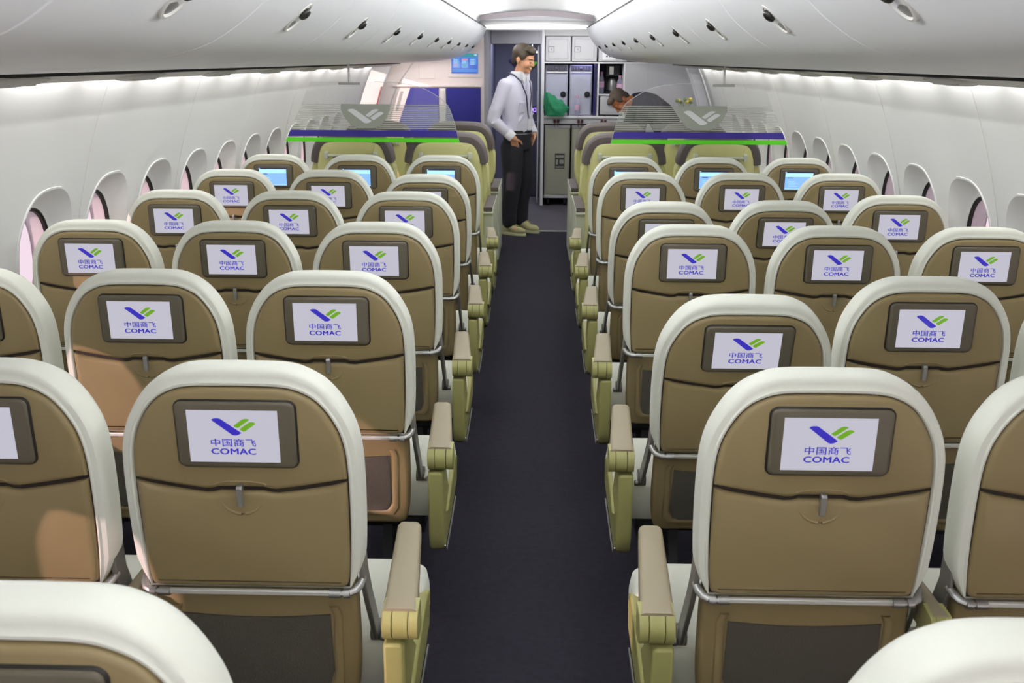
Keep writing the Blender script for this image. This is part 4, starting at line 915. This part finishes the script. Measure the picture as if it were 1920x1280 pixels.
tr = MB(); tr.loft([oval(0.84, 0.172, 0.125, 0.0), oval(0.92, 0.172, 0.124, -0.005), oval(0.99, 0.166, 0.122, -0.012), oval(1.015, 0.166, 0.124, -0.012)])
for k in (-1, 1): chain(tr, [((k * 0.085, 0.0, 0.86), 0.115), ((k * 0.095, -0.012, 0.68), 0.106), ((k * 0.102, -0.018, 0.50), 0.090), ((k * 0.104, 0.010, 0.30), 0.082), ((k * 0.104, 0.012, 0.13), 0.075)])
for k in (-1, 1): tr.tube([(k * 0.10, -0.055, 0.16), (k * 0.13, -0.01, 0.19), (k * 0.12, 0.05, 0.17)], 0.014, 6); tr.tube([(k * 0.04, -0.05, 0.46), (k * 0.10, -0.085, 0.49), (k * 0.15, -0.04, 0.47)], 0.012, 6)
blob('trousers', tr, TROUS, root, 0.011, 4)
bl_ = MB(); bl_.loft([oval(1.000, 0.170, 0.127, -0.012), oval(1.002, 0.173, 0.130, -0.012), oval(1.030, 0.173, 0.130, -0.012), oval(1.032, 0.168, 0.126, -0.012)]); bl_.box((-0.025, -0.148, 0.998), (0.025, -0.138, 1.034)); obj('belt', bl_, RUBBER, root)
for k in (-1, 1):
    s_ = MB(); dy = -0.03 if k > 0 else 0.0
    def sole(z, g, y0=0.10): return [(k * 0.105 + (0.040 + g) * math.copysign(abs(math.sin(a)) ** 0.8, math.sin(a)) * (1.0 if math.cos(a) > -0.2 else 1.08), -0.04 - (0.142 + g) * math.cos(a + math.pi) * -1 + dy, z) for a in [2 * math.pi * i / 28 for i in range(28)]]
    s_.loft([sole(0.0, 0), sole(0.012, 0.003), sole(0.028, 0.0)]); shoe = None
    u = MB(); u.ell((k * 0.105, -0.105 + dy, 0.045), (0.042, 0.075, 0.040)); u.ell((k * 0.105, 0.05 + dy, 0.055), (0.040, 0.055, 0.055)); capsule(u, (k * 0.105, -0.07 + dy, 0.05), 0.040, (k * 0.103, 0.03 + dy, 0.10), 0.046)
    shoe = blob('shoe', u, SHOE, root, 0.007, 4); obj('shoe_sole', s_, SOLE, shoe)
    lc = MB()
    for j in range(4): lc.tube([(k * 0.105 - 0.022, -0.095 + 0.026 * j + dy, 0.088 + 0.012 * j), (k * 0.105, -0.10 + 0.026 * j + dy, 0.100 + 0.012 * j), (k * 0.105 + 0.022, -0.095 + 0.026 * j + dy, 0.088 + 0.012 * j)], 0.0035, 5)
    obj('laces', lc, mat('olive_laces', (150, 145, 70), 0.8), shoe)

# man bending over behind the right business seats, facing the galley's middle (local -Y is where he faces)
root = thing('person', 'grey-brown-haired man in dark jacket bending forward behind the right business seats', 'person', (1.36, 10.42, 0), R(-82))
b = MB(); hq = Matrix.Rotation(R(62), 3, 'X') @ Matrix.Rotation(R(12), 3, 'Z'); HC = Vector((0.0, -0.475, 1.275)); head(b, HC, hq, 1.02)
NK = Vector((0, -0.33, 1.285)); capsule(b, NK, 0.060, HC + Vector((0, 0.03, 0.0)), 0.056); capsule(b, (0, -0.27, 1.265), 0.065, (0, 0.03, 0.98), 0.09); capsule(b, (-0.11, -0.23, 1.255), 0.04, (0.11, -0.23, 1.255), 0.04)
arms2 = [((-0.19, -0.24, 1.26), (-0.24, -0.34, 0.99), (-0.14, -0.52, 0.86)), ((0.19, -0.24, 1.26), (0.24, -0.34, 0.99), (0.14, -0.52, 0.86))]
for k, (s_, e_, w_) in zip((-1, 1), arms2): chain(b, [(s_, 0.035), (e_, 0.036), (w_, 0.03)]); hand(b, w_, (-k * 0.2, -0.7, -0.5), (-k * 0.8, 0, 0.3), (k * 0.3, -0.4, 0.8), 1.0, 0.5)
for k in (-1, 1): chain(b, [((k * 0.08, 0.05, 0.90), 0.075), ((k * 0.10, -0.02, 0.50), 0.052), ((k * 0.10, 0.05, 0.09), 0.036), ((k * 0.11, -0.06, 0.05), 0.036)])
blob('body', b, SKIN2, root, 0.005, 5)
h = MB(); T = lambda p: HC + hq @ Vector(p)
h.ell(T((0, 0.024, 0.060)), (0.083, 0.098, 0.084), 0, 24, 16, hq); h.ell(T((0, -0.045, 0.100)), (0.068, 0.052, 0.036), 0, 20, 12, hq); h.ell(T((0, 0.072, 0.0)), (0.064, 0.044, 0.066), 0, 20, 12, hq)
for k in (-1, 1): h.ell(T((k * 0.073, -0.004, 0.036)), (0.013, 0.034, 0.040), 0, 12, 8, hq)
blob('hair', h, HAIR2, root, 0.007, 2)
j = MB()
def tor(c, rx, rz, tilt): q = Matrix.Rotation(tilt, 3, 'X'); return [Vector(c) + q @ Vector((rx * math.cos(2 * math.pi * i / 28), rz * math.sin(2 * math.pi * i / 28), 0)) for i in range(28)]
j.loft([tor((0, 0.07, 0.86), 0.185, 0.14, R(10)), tor((0, 0.05, 1.00), 0.185, 0.15, R(25)), tor((0, -0.05, 1.14), 0.20, 0.145, R(45)), tor((0, -0.17, 1.235), 0.21, 0.135, R(58)), tor((0, -0.27, 1.275), 0.19, 0.115, R(68)), tor((0, -0.335, 1.285), 0.10, 0.085, R(75)), tor((0, -0.365, 1.285), 0.078, 0.075, R(80))])
for s_, e_, w_ in arms2: s_, e_, w_ = Vector(s_), Vector(e_), Vector(w_); chain(j, [(s_, 0.082), (s_.lerp(e_, 0.5), 0.074), (e_, 0.066), (e_.lerp(w_, 0.85), 0.05)])
blob('jacket', j, JACKET, root, 0.011, 4)
tr = MB(); tr.loft([oval(0.80, 0.172, 0.13, 0.04), oval(0.95, 0.172, 0.13, 0.05)])
for k in (-1, 1): chain(tr, [((k * 0.085, 0.05, 0.86), 0.105), ((k * 0.096, -0.015, 0.50), 0.076), ((k * 0.10, 0.04, 0.12), 0.062)])
blob('trousers', tr, TROUS, root, 0.012, 4)
for k in (-1, 1):
    u = MB(); u.ell((k * 0.105, -0.085, 0.04), (0.044, 0.09, 0.042)); u.ell((k * 0.105, 0.06, 0.05), (0.042, 0.06, 0.052)); capsule(u, (k * 0.105, -0.05, 0.05), 0.04, (k * 0.103, 0.05, 0.10), 0.046); blob('shoe', u, RUBBER, root, 0.008, 3)
